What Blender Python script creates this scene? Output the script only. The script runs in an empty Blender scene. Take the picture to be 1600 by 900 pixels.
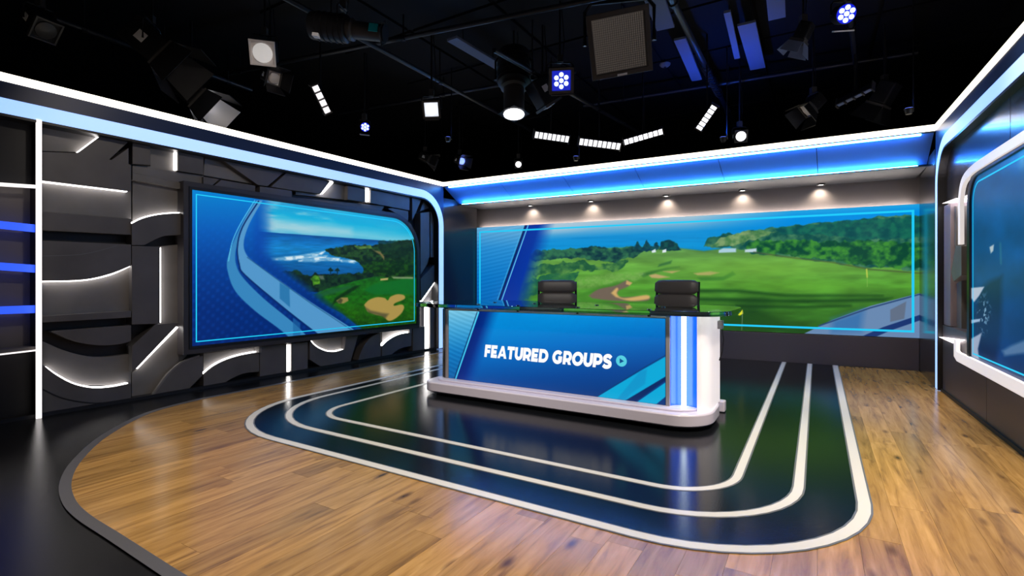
import bpy, math, random
import numpy as np
from mathutils import Vector, Matrix
random.seed(7)
S = bpy.context.scene
COL = S.collection
# ---------------------------------------------------------------- camera, world, exposure
F, CX, CY, H = 790.0, 800.0, 438.0, 1.2          # focal length and horizon in pixels of the 1600x900 frame, eye height in metres
cam = bpy.data.cameras.new('camera'); camo = bpy.data.objects.new('camera', cam); COL.objects.link(camo)
cam.sensor_width = 36; cam.lens = 36 * F / 1600; cam.shift_y = (CY - 450) / 1600
cam.clip_start = 0.05; cam.clip_end = 200
camo.location = (0, 0, H); camo.rotation_euler = (math.pi / 2, 0, 0)
S.camera = camo
S.view_settings.view_transform = 'Standard'; S.view_settings.look = 'None'
S.view_settings.exposure = 0.0; S.view_settings.gamma = 1.0; S.view_settings.use_curve_mapping = False
w = bpy.data.worlds.new('studio_dark'); S.world = w; w.use_nodes = True
w.node_tree.nodes['Background'].inputs[0].default_value = (0.25, 0.3, 0.45, 1)
w.node_tree.nodes['Background'].inputs[1].default_value = 0.006
# unseen spots without fittings, added overhead to light floor, desk and left wall
def spot(name, loc, target, energy, color, angle, blend=0.6, radius=0.12, parent=None):
    l = bpy.data.lights.new(name, 'SPOT'); l.energy = energy; l.color = color
    l.spot_size = math.radians(angle); l.spot_blend = blend; l.shadow_soft_size = radius
    o = bpy.data.objects.new(name, l); COL.objects.link(o)
    o.rotation_euler = (Vector(target) - Vector(loc)).to_track_quat('-Z', 'Y').to_euler()
    o.location = loc
    if parent:
        o.parent = parent; o.location = Vector(loc) - parent.location
    return o
WARM = (1.0, 0.86, 0.68); NEUT = (1.0, 0.93, 0.86); BLUE = (0.01, 0.12, 1.0)
KEYS = [((0.9, 1.6, 3.9), (0.3, 2.9, 0), 420, WARM, 90), ((-1.4, 2.6, 3.9), (-1.5, 3.4, 0), 300, WARM, 66),
        ((3.0, 3.0, 3.9), (3.1, 3.6, 0), 370, WARM, 70), ((2.2, 1.0, 3.9), (2.4, 2.0, 0), 260, WARM, 75),
        ((0.2, 2.2, 3.9), (0.9, 6.0, .8), 300, NEUT, 55), ((3.6, 5.0, 3.7), (4.3, 6.0, 0), 190, WARM, 65),
        ((-.9, 3.2, 3.9), (-3.2, 5.6, 1.9), 95, (1, .88, .76), 62)]  # last one: added warm fill for the left wall
for i, (a, b, e, c, an) in enumerate(KEYS):
    spot('unseen_spot', a, b, e, c, an)

# ---------------------------------------------------------------- helpers
def lin(r, g=None, b=None):
    if g is None: r, g, b = r
    f = lambda c: (c / 255 / 12.92) if c / 255 <= .04045 else ((c / 255 + .055) / 1.055) ** 2.4
    return (f(r), f(g), f(b))
MATS = {}
def mat(name, base=(.5, .5, .5), rough=.5, metal=0, emit=None, strength=0, trans=0, coat=0, spec=.5, bump=None, noise=None, ior=1.5):
    if name in MATS: return MATS[name]
    m = bpy.data.materials.new(name); m.use_nodes = True; nt = m.node_tree; b = nt.nodes['Principled BSDF']
    b.inputs['Base Color'].default_value = (*base, 1); b.inputs['Roughness'].default_value = rough
    b.inputs['Metallic'].default_value = metal; b.inputs['Transmission Weight'].default_value = trans
    b.inputs['Coat Weight'].default_value = coat; b.inputs['Coat Roughness'].default_value = .08
    b.inputs['Specular IOR Level'].default_value = spec; b.inputs['IOR'].default_value = ior
    if emit:
        b.inputs['Emission Color'].default_value = (*emit, 1); b.inputs['Emission Strength'].default_value = strength
    if noise:      # (scale, low multiplier, high multiplier): slight mottling of the finish
        tc = nt.nodes.new('ShaderNodeTexCoord'); n = nt.nodes.new('ShaderNodeTexNoise'); n.inputs['Scale'].default_value = noise[0]
        n.inputs['Detail'].default_value = 4
        r = nt.nodes.new('ShaderNodeValToRGB')
        r.color_ramp.elements[0].position = .3; r.color_ramp.elements[1].position = .7
        r.color_ramp.elements[0].color = (*[c * noise[1] for c in base], 1); r.color_ramp.elements[1].color = (*[min(1, c * noise[2]) for c in base], 1)
        nt.links.new(tc.outputs['Object'], n.inputs['Vector']); nt.links.new(n.outputs[0], r.inputs[0]); nt.links.new(r.outputs[0], b.inputs['Base Color'])
    if bump:       # (scale, strength)
        tc = nt.nodes.new('ShaderNodeTexCoord'); n = nt.nodes.new('ShaderNodeTexNoise'); n.inputs['Scale'].default_value = bump[0]
        bp = nt.nodes.new('ShaderNodeBump'); bp.inputs['Strength'].default_value = bump[1]; bp.inputs['Distance'].default_value = .002
        nt.links.new(tc.outputs['Object'], n.inputs['Vector']); nt.links.new(n.outputs[0], bp.inputs['Height']); nt.links.new(bp.outputs[0], b.inputs['Normal'])
    MATS[name] = m
    return m
def wood_mat():
    m = bpy.data.materials.new('oak_plank'); m.use_nodes = True; nt = m.node_tree; N = nt.nodes; Lk = nt.links.new; b = N['Principled BSDF']
    oi = N.new('ShaderNodeObjectInfo'); tc = N.new('ShaderNodeTexCoord')
    comb = N.new('ShaderNodeVectorMath'); comb.operation = 'MULTIPLY_ADD'
    rv = N.new('ShaderNodeCombineXYZ'); mul = N.new('ShaderNodeMath'); mul.operation = 'MULTIPLY'; mul.inputs[1].default_value = 37
    Lk(oi.outputs['Random'], mul.inputs[0]); Lk(mul.outputs[0], rv.inputs[0]); Lk(mul.outputs[0], rv.inputs[1])
    Lk(tc.outputs['Object'], comb.inputs[0]); comb.inputs[1].default_value = (1.3, 14, 1); Lk(rv.outputs[0], comb.inputs[2])
    n = N.new('ShaderNodeTexNoise'); n.inputs['Scale'].default_value = 1.6; n.inputs['Detail'].default_value = 6; n.inputs['Roughness'].default_value = .6; n.inputs['Distortion'].default_value = .6
    Lk(comb.outputs[0], n.inputs['Vector'])
    ramp = N.new('ShaderNodeValToRGB'); e = ramp.color_ramp.elements
    e[0].position = .25; e[0].color = (.18, .088, .028, 1); e[1].position = .72; e[1].color = (.64, .375, .125, 1)
    k = ramp.color_ramp.elements.new(.48); k.color = (.47, .258, .074, 1)
    Lk(n.outputs[0], ramp.inputs[0])
    tone = N.new('ShaderNodeMapRange'); tone.inputs[3].default_value = .74; tone.inputs[4].default_value = 1.14; Lk(oi.outputs['Random'], tone.inputs[0])
    mx = N.new('ShaderNodeVectorMath'); mx.operation = 'SCALE'; Lk(ramp.outputs[0], mx.inputs[0]); Lk(tone.outputs[0], mx.inputs['Scale'])
    # knots
    kn = N.new('ShaderNodeVectorMath'); kn.operation = 'MULTIPLY_ADD'; kn.inputs[1].default_value = (2.2, 6, 1); Lk(tc.outputs['Object'], kn.inputs[0]); Lk(rv.outputs[0], kn.inputs[2])
    vo = N.new('ShaderNodeTexVoronoi'); vo.inputs['Scale'].default_value = 1.0; Lk(kn.outputs[0], vo.inputs['Vector'])
    kr = N.new('ShaderNodeValToRGB'); kr.color_ramp.elements[0].position = .04; kr.color_ramp.elements[0].color = (.25, .2, .18, 1); kr.color_ramp.elements[1].position = .17; kr.color_ramp.elements[1].color = (1, 1, 1, 1)
    Lk(vo.outputs['Distance'], kr.inputs[0])
    fin = N.new('ShaderNodeVectorMath'); fin.operation = 'MULTIPLY'; Lk(mx.outputs[0], fin.inputs[0]); Lk(kr.outputs[0], fin.inputs[1])
    Lk(fin.outputs[0], b.inputs['Base Color'])
    b.inputs['Roughness'].default_value = .2; b.inputs['Specular IOR Level'].default_value = .45
    bp = N.new('ShaderNodeBump'); bp.inputs['Strength'].default_value = .12; bp.inputs['Distance'].default_value = .002; Lk(n.outputs[0], bp.inputs['Height']); Lk(bp.outputs[0], b.inputs['Normal'])
    return m
M_WOOD = wood_mat()
M_BLACKFLOOR = mat('black_floor', (.006, .006, .007), .16, bump=(260, .25), spec=.22)
M_INLAY = mat('black_gloss_inlay', (.006, .007, .009), .13, bump=(180, .15), spec=.16)
M_STRIPE = mat('white_vinyl', (.80, .79, .76), .3)
M_STRIPE_EDGE = mat('grey_vinyl', (.16, .165, .17), .35)
M_CURB = mat('grey_edge_metal', (.13, .13, .145), .4, .3)
M_PANEL = mat('graphite_panel', (.125, .116, .115), .42, noise=(3, .85, 1.15))
M_PANEL2 = mat('graphite_panel_lighter', (.2, .188, .182), .45, noise=(3, .85, 1.15))  # lighter twin; on recessed panels it puts strip glow into the colour
M_BACKING = mat('black_backing', (.008, .008, .012), .5)
M_FASCIA = mat('navy_fascia', (.015, .035, .11), .35)
M_COVE_GLOW = mat('cove_blue_glow', (.16, .34, .8), .45)  # blue LED light on the cove face put into its base colour
M_DARKGLOSS = mat('dark_gloss_laminate', (.03, .027, .028), .22, coat=.2)
M_BROWN = mat('bronze_laminate', (.10, .084, .086), .4)
M_WALLGREY = mat('taupe_wall', (.18, .165, .162), .55)
M_LED_WARM = mat('led_warm_white', (.9, .9, .9), .5, emit=(1, .9, .72), strength=3.2)
M_LED_WHITE = mat('led_white', (.9, .9, .9), .5, emit=(1, .96, .93), strength=8.0)
M_LED_EDGE = mat('led_edge_white', (.9, .9, .9), .5, emit=(1, .95, .92), strength=4.5)
M_LED_SOFT = mat('led_soft_white', (.9, .9, .9), .5, emit=(1, .93, .9), strength=1.3)
M_LED_BLUE = mat('led_pale_blue', (.6, .7, .9), .5, emit=(.30, .51, 1), strength=1.25)
M_LED_BLUEV = mat('led_sky_blue', (.6, .7, .9), .5, emit=(.2, .5, 1), strength=1.6)
M_LED_COVE = mat('led_cove_blue', (.1, .3, .9), .5, emit=(.06, .34, 1), strength=60)
M_LED_ROYAL = mat('led_royal_blue', (.1, .2, .9), .5, emit=(.02, .09, 1), strength=1.1)
M_CYAN = mat('display_cyan', (0, 0, 0), .5, emit=lin(30, 205, 250), strength=1)
M_BEZEL = mat('black_bezel', (.012, .012, .014), .35)
M_STEEL = mat('chrome', (.75, .75, .78), .15, 1)
M_FIX = mat('black_fixture', (.008, .008, .010), .45, spec=.3, noise=(9, .8, 1.3))
M_FIX_GREY = mat('grey_fixture', (.045, .042, .042), .45)
M_PIPE = mat('painted_pipe', (.014, .017, .026), .4)
M_CEIL = mat('black_ceiling', (.006, .006, .008), .8, spec=.2)
M_CEIL2 = mat('black_ceiling_panel', (.005, .0055, .007), .8, spec=.2)
M_BAFFLE = mat('blue_tinted_grey', (.16, .2, .32), .6, spec=.2)  # grey tinted blue: blue light on baffles and flaps put into the colour

class MB:
    """collects simple shapes into one mesh"""
    def __init__(s): s.v = []; s.f = []
    def add(s, v, f):
        o = len(s.v); s.v += [tuple(p) for p in v]; s.f += [tuple(i + o for i in q) for q in f]; return s
    def box(s, x0, x1, y0, y1, z0, z1, R=None, T=(0, 0, 0)):
        v = [Vector((x, y, z)) for x in (x0, x1) for y in (y0, y1) for z in (z0, z1)]
        if R is not None: v = [R @ p for p in v]
        v = [p + Vector(T) for p in v]
        return s.add(v, [(0, 1, 3, 2), (4, 6, 7, 5), (0, 4, 5, 1), (2, 3, 7, 6), (0, 2, 6, 4), (1, 5, 7, 3)])
    def prism(s, poly, fn, a, b):
        """poly: 2D points, fn(p, d): 3D point at depth d"""
        n = len(poly); ar = sum(poly[i][0] * poly[(i + 1) % n][1] - poly[(i + 1) % n][0] * poly[i][1] for i in range(n))
        if ar < 0: poly = poly[::-1]
        v = [fn(p, a) for p in poly] + [fn(p, b) for p in poly]
        return s.add(v, [tuple(range(n))[::-1], tuple(range(n, 2 * n))] + [(i, (i + 1) % n, n + (i + 1) % n, n + i) for i in range(n)])
    def strip(s, L, Rr, fn, a, b, closed=False):
        """ribbon between two 2D polylines, extruded from depth a to b"""
        n = len(L); v = []
        for p, q in zip(L, Rr): v += [fn(p, a), fn(q, a), fn(q, b), fn(p, b)]
        f = []
        for i in range(n if closed else n - 1):
            j = (i + 1) % n
            for k in range(4): f.append((4 * i + k, 4 * i + (k + 1) % 4, 4 * j + (k + 1) % 4, 4 * j + k))
        if not closed: f += [(0, 3, 2, 1), (4 * n - 4, 4 * n - 3, 4 * n - 2, 4 * n - 1)]
        return s.add(v, f)
    def tube(s, path, r, n=8, caps=True):
        P = [Vector(p) for p in path]; rs = r if isinstance(r, (list, tuple)) else [r] * len(P); v = []; up = Vector((0, 0, 1))
        for i, p in enumerate(P):
            t = (P[min(i + 1, len(P) - 1)] - P[max(i - 1, 0)])
            t = t.normalized() if t.length > 1e-9 else Vector((0, 0, 1))
            a = t.cross(up)
            if a.length < .05: a = t.cross(Vector((0, 1, 0)))
            a.normalize(); b = t.cross(a)
            v += [p + (a * math.cos(2 * math.pi * k / n) + b * math.sin(2 * math.pi * k / n)) * rs[i] for k in range(n)]
        f = [(i * n + k, i * n + (k + 1) % n, (i + 1) * n + (k + 1) % n, (i + 1) * n + k) for i in range(len(P) - 1) for k in range(n)]
        if caps: f += [tuple(range(n))[::-1], tuple(range((len(P) - 1) * n, len(P) * n))]
        return s.add(v, f)
    def rot(s, R, T=(0, 0, 0)):
        s.v = [tuple(R @ Vector(p) + Vector(T)) for p in s.v]; return s
    def build(s, name, m, parent=None, bevel=0, smooth=False):
        me = bpy.data.meshes.new(name); me.from_pydata(s.v, [], s.f); me.validate(); me.update()
        import bmesh
        bm = bmesh.new(); bm.from_mesh(me); bmesh.ops.recalc_face_normals(bm, faces=bm.faces); bm.to_mesh(me); bm.free()
        return link(name, me, m, parent, bevel, smooth)
def link(name, me, m, parent=None, bevel=0, smooth=False):
    o = bpy.data.objects.new(name, me); COL.objects.link(o)
    if m and not me.materials: me.materials.append(m)
    if parent: o.parent = parent
    if bevel:
        b = o.modifiers.new('bevel', 'BEVEL'); b.width = bevel; b.segments = 2; b.limit_method = 'ANGLE'; b.angle_limit = .7
    if smooth:
        for p in me.polygons: p.use_smooth = True
        me.set_sharp_from_angle(angle=.7)
    return o
def tag(o, label=None, cat=None, group=None, kind=None):
    if label: o['label'] = label
    if cat: o['category'] = cat
    if group: o['group'] = group
    if kind: o['kind'] = kind
    return o
def thing(name, label, cat, loc=(0, 0, 0), rz=0, group=None):
    o = bpy.data.objects.new(name, None); o.empty_display_size = .1; COL.objects.link(o)
    o.location = loc; o.rotation_euler = (0, 0, rz)
    return tag(o, label, cat, group)
def fl(x, y, z=0.0):
    """floor point seen at a picture position"""
    t = (H - z) * F / (y - CY); return Vector(((x - CX) * t / F, t, z))
def at(x, y, z):
    """point at height z seen at a picture position above the horizon"""
    t = (z - H) * F / (CY - y); return Vector(((x - CX) * t / F, t, z))
class Wall:
    """vertical plane through O with normal n towards the room; local axes: s along, d out of the wall, z up"""
    def __init__(s, O, n):
        s.O = Vector(O); s.n = Vector(n).normalized(); s.u = Vector((s.n.y, -s.n.x))
        s.M = Matrix(((s.u.x, s.n.x, 0, s.O.x), (s.u.y, s.n.y, 0, s.O.y), (0, 0, 1, 0), (0, 0, 0, 1)))
    def hit(s, x, y, d=0.0):
        r = Vector(((x - CX) / F, 1.0)); t = (s.O.dot(s.n) + d) / r.dot(s.n)
        return ((r * t - s.O).dot(s.u), H + t * (CY - y) / F)
    def hits(s, pts, d=0.0): return [s.hit(x, y, d) for x, y in pts]
    def px(s, a, z, d=0.0):
        X = s.O.x + s.u.x * a + s.n.x * d; Y = s.O.y + s.u.y * a + s.n.y * d
        return CX + F * X / Y, CY - F * (z - H) / Y
def wfn(p, d): return (p[0], d, p[1])
def ffn(p, d): return (p[0], p[1], d)
def crom(pts, n=6, closed=False):
    """smooth curve through points"""
    P = [Vector(p) for p in pts]; out = []; k = len(P)
    for i in range(k if closed else k - 1):
        g = (lambda j: P[j % k]) if closed else (lambda j: P[max(0, min(k - 1, j))])
        a, b, c, d = g(i - 1), g(i), g(i + 1), g(i + 2)
        for q in range(n):
            t = q / n
            out.append(.5 * ((2 * b) + (c - a) * t + (2 * a - 5 * b + 4 * c - d) * t * t + (3 * b - a - 3 * c + d) * t ** 3))
    if not closed: out.append(P[-1])
    return [tuple(p) for p in out]
def offs(pts, w, closed=False):
    """polyline shifted sideways by w"""
    P = [Vector(p) for p in pts]; n = len(P); out = []
    for i in range(n):
        a = P[(i - 1) % n] if closed or i else P[i]; c = P[(i + 1) % n] if closed or i < n - 1 else P[i]
        d1 = (P[i] - a); d2 = (c - P[i])
        d1 = d1.normalized() if d1.length > 1e-9 else d2.normalized(); d2 = d2.normalized() if d2.length > 1e-9 else d1
        n1 = Vector((-d1.y, d1.x)); n2 = Vector((-d2.y, d2.x)); m = (n1 + n2)
        m = m.normalized() if m.length > 1e-6 else n1
        out.append(tuple(P[i] + m * (w / max(.35, m.dot(n1)))))
    return out
def arc(c, r, a0, a1, n=10):
    return [(c[0] + r * math.cos(math.radians(a0 + (a1 - a0) * i / n)), c[1] + r * math.sin(math.radians(a0 + (a1 - a0) * i / n))) for i in range(n + 1)]
def ribbon(pts, wd, fn, a, b, closed=False):
    return MB().strip(offs(pts, wd / 2, closed), offs(pts, -wd / 2, closed), fn, a, b, closed)
def rrect(x0, x1, y0, y1, r, n=8):
    r4 = r if isinstance(r, (list, tuple)) else [r] * 4      # corners: x0y0, x1y0, x1y1, x0y1
    return (arc((x0 + r4[0], y0 + r4[0]), r4[0], 180, 270, n) + arc((x1 - r4[1], y0 + r4[1]), r4[1], 270, 360, n)
            + arc((x1 - r4[2], y1 - r4[2]), r4[2], 0, 90, n) + arc((x0 + r4[3], y1 - r4[3]), r4[3], 90, 180, n))
def clip(poly, hull):
    """part of a polygon inside a convex counter-clockwise hull"""
    out = list(poly)
    for i in range(len(hull)):
        a = hull[i]; b = hull[(i + 1) % len(hull)]; src = out; out = []
        if not src: break
        side = lambda p: (b[0] - a[0]) * (p[1] - a[1]) - (b[1] - a[1]) * (p[0] - a[0])
        for j in range(len(src)):
            p = src[j]; q = src[(j + 1) % len(src)]; sp = side(p); sq = side(q)
            if sp >= 0: out.append(p)
            if (sp > 0) != (sq > 0) and abs(sp - sq) > 1e-12:
                t = sp / (sp - sq); out.append((p[0] + t * (q[0] - p[0]), p[1] + t * (q[1] - p[1])))
    return out
def area(p): return .5 * sum(p[i][0] * p[(i + 1) % len(p)][1] - p[(i + 1) % len(p)][0] * p[i][1] for i in range(len(p)))

# ---------------------------------------------------------------- floor
EX = Vector((.8560, -.5170)); EY = Vector((.5170, .8560))      # the desk's and the stripes' own axes
floor = MB().box(-9, 9, -3, 18, -.1, 0).build('floor', M_BLACKFLOOR); tag(floor, 'glossy black studio floor with oak planks and a striped dark inlay', None, None, 'structure')
left_edge = [tuple(fl(x, y).xy) for x, y in [(310, 625), (232, 646), (165, 681), (122, 719), (103, 752), (106, 782), (128, 808), (180, 842), (265, 898)]]
p0 = Vector(left_edge[-1]); p1 = p0 + EX * 3.5
wood_hull = [tuple(fl(690, 551).xy)] + crom(left_edge, 3) + [tuple(p1), (5.36, 6.66), (-.3, 9.5)]
def convex(pts):
    pts = sorted(set(pts)); h = []
    for seq in (pts, pts[::-1]):
        st = len(h)
        for p in seq:
            while len(h) - st >= 2 and (h[-1][0] - h[-2][0]) * (p[1] - h[-2][1]) - (h[-1][1] - h[-2][1]) * (p[0] - h[-2][0]) <= 0: h.pop()
            h.append(p)
        h.pop()
    return h
wood_hull = convex(wood_hull)
def to_desk(p): p = Vector((p[0], p[1])); return (p.dot(EX), p.dot(EY))
def from_desk(q): p = EX * q[0] + EY * q[1]; return (p.x, p.y)
# the three stripes are U shapes: left side, front, right side, joined by round corners
def u_path(fl_corner, fr_corner, rl, rr, back):
    a = to_desk(fl_corner); b = to_desk(fr_corner); yb = (a[1] + b[1]) / 2
    q = [(a[0], back)] + [(a[0], yb + rl)] + arc((a[0] + rl, yb + rl), rl, 180, 270, 12)[1:] + arc((b[0] - rr, yb + rr), rr, 270, 360, 12) + [(b[0], back)]
    return [from_desk(p) for p in q]
U = [u_path((-2.669, 4.348), (1.381, 1.872), 1.0, .95, 8.5), u_path((-2.37, 4.482), (1.30, 2.331), .85, .70, 8.5), u_path((-1.784, 4.528), (1.165, 2.731), .35, .40, 8.5)]
BW = lambda p: (p[0] + 2 * p[1]) - 18.70       # behind the back wall if positive
def cut_back(path):
    out = []
    for i, p in enumerate(path):
        if BW(p) <= 0: out.append(p)
        else:
            q = path[i + 1] if i == 0 else path[i - 1]; t = BW(q) / (BW(q) - BW(p)); out.append((q[0] + t * (p[0] - q[0]), q[1] + t * (p[1] - q[1])))
    return out
U = [cut_back(p) for p in U]
MB().prism(U[0], ffn, .0062, .0085).build('dark_inlay', M_INLAY, floor)
for k, (p, wd) in enumerate(zip(U, (.056, .049, .046))):
    ribbon(p, wd + .02, ffn, .0086, .0096).build('stripe_border', M_STRIPE_EDGE, floor)
    ribbon(p, wd, ffn, .0097, .0106).build('white_stripe', M_STRIPE, floor)
inl = [to_desk(p) for p in U[0]]; ixmin = min(p[0] for p in inl); ixmax = max(p[0] for p in inl); iymin = min(p[1] for p in inl)
hull_d = [to_desk(p) for p in wood_hull]
PW, PL = .165, 1.25
xs = math.floor(min(p[0] for p in hull_d) / PW); xe = math.ceil(max(p[0] for p in hull_d) / PW)
yl, yh = min(p[1] for p in hull_d), max(p[1] for p in hull_d)
ang = math.atan2(EY.y, EY.x)
for c in range(xs, xe):
    y = yl - random.random() * PL
    while y < yh:
        g = .0005
        q = clip([(c * PW + g, y + g), ((c + 1) * PW - g, y + g), ((c + 1) * PW - g, y + PL - g), (c * PW + g, y + PL - g)], hull_d)
        y += PL
        if len(q) < 3 or area(q) < .0004: continue
        cx = sum(p[0] for p in q) / len(q); cy = sum(p[1] for p in q) / len(q)
        if all(ixmin + .5 < p[0] < ixmax - .5 and p[1] > iymin + .5 for p in q): continue     # wholly under the dark inlay
        ctr = from_desk((cx, cy))
        # plank axes: local x along the plank
        mb = MB().prism([(p[1] - cy, -(p[0] - cx)) for p in q], ffn, .0005 - .0, .006 + random.uniform(-.0004, .0003))
        o = mb.build('plank', M_WOOD, floor); o.location = (ctr[0], ctr[1], 0); o.rotation_euler = (0, 0, ang)
edge = [tuple(fl(690, 551).xy)] + crom(left_edge, 4) + [tuple(p1)]
ribbon(edge, .055, ffn, .0061, .0082).build('edge_strip', M_CURB, floor)

# ---------------------------------------------------------------- wall planes
LW = Wall((-1.22, 8.94), (1, -.64))            # left wall: X - .64 Y = const
BK = Wall((4.335, 7.21), (-1, -2))             # back wall, screen plane
RW = Wall((4.687, 5.576), (-1, .57))           # right wall
F0 = Vector((-1.22, 8.94)); F1 = Vector((4.70, 5.62)); B0 = Vector((-.676, 9.715)); B1 = Vector((5.386, 6.683))
ZT, ZW, ZS1, ZS0 = 2.93, 2.86, 2.72, 2.59      # white strip top and foot, blue strip top and foot
def wall_root(name, W, label, mb, m):
    o = mb.build(name, m); o.matrix_world = W.M; tag(o, label, None, None, 'structure'); return o
# ---------------------------------------------------------------- left wall: relief panels in a lit portal
wl = wall_root('wall_left', LW, 'dark relief-panelled side wall with glowing edge strips', MB().box(0, 7, -.26, -.2, 0, 2.86), M_BACKING)
def portal(parent, s_far, sgn, R=.5, zc=(ZS1 + ZS0) / 2, wd=ZS1 - ZS0, length=7.0):
    """header fascia, white top strip and the blue strip that bends down to the floor; s_far is the end at the back corner"""
    q = lambda s, z: (s_far + sgn * s, z)
    c = [q(length, zc), q(wd / 2 + R, zc)] + [q(wd / 2 + R - R * math.sin(a), zc - R + R * math.cos(a)) for a in [i * math.pi / 2 / 14 for i in range(1, 15)]] + [q(wd / 2, .012)]
    up = offs(c, wd / 2); dn = offs(c, -wd / 2)
    if up[0][1] < dn[0][1]: up, dn = dn, up
    MB().strip(up, dn, wfn, -.08, .012).build('blue_light_strip', M_LED_BLUE, parent)
    MB().prism(up + [q(-.004, .012), q(-.004, ZW), q(length, ZW)], wfn, -.26, .008).build('header_fascia', M_FASCIA, parent)
    inn = offs(c, (-wd / 2 - .022) * (1 if offs(c, -.1)[0][1] < zc else -1))
    MB().strip(dn, inn, wfn, -.2, .018).build('strip_lip', M_BEZEL, parent)
    MB().box(*sorted((s_far, s_far + sgn * length)), -.03, .012, ZW, ZT).build('white_light_strip', M_LED_WARM, parent)
    MB().box(*sorted((s_far, s_far + sgn * length)), -.26, -.031, ZW + .002, ZT - .01).build('header_cap', M_BACKING, parent)
portal(wl, 0, 1)
RAISE, LOW = -.06, -.13
def panel(pts, d, parent=wl, W=LW, m=M_PANEL, back=-.2, smooth=None, bevel=.003, name='relief_panel'):
    if d == LOW and m is M_PANEL: m = M_PANEL2  # recesses take the paler tone to strengthen the strip glow
    P = W.hits(pts, d)
    return MB().prism(P, wfn, back, d).build(name, m, parent, bevel)
def led(pts, d=-.065, wd=.014, parent=wl, W=LW, m=None, depth=.05, curve=True, name='edge_light'):
    if m is None: m = M_LED_WHITE if wd > .028 else M_LED_EDGE; d = min(d, -.085) if wd <= .028 and name == 'edge_light' else d; wd = wd * .62 if wd > .028 else wd * .6
    P = W.hits(pts, d)
    if curve and len(P) > 2: P = crom(P, 6)
    return ribbon(P, wd, wfn, d - depth, d).build(name, m, parent)
def cv(*pts, n=5): return crom(pts, n)
# white lit post and the shelf niche left of it
panel([(57, 186), (65.5, 188), (65.5, 655.5), (57, 657)], .02, m=M_LED_SOFT, name='light_post', bevel=0, back=.0)
MB().box(LW.hit(65.5, 400, 0)[0], LW.hit(57, 400, 0)[0], -.2, -.001, 0, 2.58).build('post_core', M_BACKING, wl)
panel([(-60, 150), (56, 186), (56, 291), (-60, 280)], LOW, m=M_BACKING)
panel([(-60, 560), (56, 549), (56, 657), (-60, 683)], LOW, m=M_BACKING)
panel([(-60, 280), (56, 290), (56, 550), (-60, 562)], -.17, m=M_WALLGREY)
panel([(-60, 281), (56, 289), (56, 294), (-60, 287)], -.02, m=M_LED_SOFT, name='shelf_light', back=-.04, bevel=0)
panel([(-60, 553), (56, 541), (56, 547), (-60, 562)], -.02, m=M_WALLGREY, name='niche_sill', back=-.16)
led([(-60, 561), (56, 547.5)], -.015, .012, m=M_LED_SOFT, name='shelf_light')
for ya, yb in ((346, 357), (413, 420), (488, 483)):
    panel([(-60, ya - 7), (56, yb - 6), (56, yb + 6), (-60, ya + 5)], -.04, m=M_LED_ROYAL, name='blue_shelf_light', back=-.055, bevel=0)
# column beside the post
panel([(66, 190), (164, 206), (124, 238), (66, 236)], LOW)
panel([(165, 207), (199, 213), (199, 223), (171, 249), (174, 250), (201, 231), (201, 256), (205, 258), (205, 299), (66, 282), (66, 237), (122, 239)], RAISE)
led([(163, 208), (123, 238)], wd=.022); led([(66, 283.5), (199, 299)], wd=.016)
panel([(66, 283), (205, 299), (205, 342), (66, 331)], LOW, m=M_PANEL)
panel([(66, 331), (205, 342), (205, 367), (66, 360)], -.085)
panel([(66, 376), (205, 382)] + cv((205, 415), (172, 428), (130, 437), (66, 438.5)), RAISE)
led(cv((66, 400), (130, 397), (183, 384)), -.058, .006, m=M_STRIPE_EDGE, depth=.01, name='metal_inlay')
led([(66, 440), (130, 438), (172, 429.5), (203, 416)], -.068, .016)
panel(cv((66, 434), (130, 433), (172, 424), (203, 411)) + [(203, 487), (66, 496)], LOW)
panel([(66, 494), (205, 485.5), (205, 496), (66, 504)], -.05)
panel([(80, 517.5), (205, 508)] + cv((205, 533), (185, 538), (155, 539.5), (120, 534), (80, 518.5)), -.08)
panel(cv((66, 533), (105, 549), (150, 558), (205, 553)) + [(205, 602), (66, 602)], LOW)
low_arc = cv((66, 569), (88, 586), (115, 600), (145, 606.5), (175, 605), (205, 599))
panel(low_arc + [(205, 632), (66, 655)], RAISE)
led([(72, 574), (88, 585), (115, 599), (145, 605.5), (175, 604), (200, 599)], wd=.02)
led([(66, 608), (100, 623), (150, 630), (205, 624)], -.058, .012, m=M_BACKING, depth=.01, name='black_arc_band')  # thin black curved band over the raised panel
# column between that and the screen
panel([(207, 222), (235, 228), (235, 258), (207, 256)], RAISE)
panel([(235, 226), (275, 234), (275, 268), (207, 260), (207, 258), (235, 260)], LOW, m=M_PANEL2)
led([(275.5, 238), (275.5, 266)], wd=.028)
panel([(278, 236), (318, 244), (318, 273), (278, 267)], RAISE)
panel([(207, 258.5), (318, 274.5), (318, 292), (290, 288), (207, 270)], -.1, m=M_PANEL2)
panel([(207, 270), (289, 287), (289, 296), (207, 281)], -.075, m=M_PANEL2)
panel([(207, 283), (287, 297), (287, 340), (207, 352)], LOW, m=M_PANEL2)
arcB = cv((206, 350), (222, 342), (240, 337), (262, 334), (290, 333))
panel(arcB + [(290, 366)] + cv((289, 367), (262, 368), (245, 373), (226, 383)) + [(206, 383)], RAISE)
led([(206, 349), (222, 341), (240, 336), (262, 333), (289, 332)], wd=.018)
panel([(206, 384), (250, 385.5), (250, 506), (206, 507)], RAISE)
panel([(250, 385), (289, 381), (289, 503), (250, 507)], LOW)
led([(251, 387), (251, 504)], wd=.012)
panel([(206, 541), (243, 507), (281, 504), (209, 580), (206, 581)], RAISE)
led([(214, 576), (278, 511)], wd=.02)
panel([(206, 583), (214, 578), (282, 506), (290, 510), (292, 556), (264, 585), (230, 631), (206, 634)], LOW)
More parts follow.
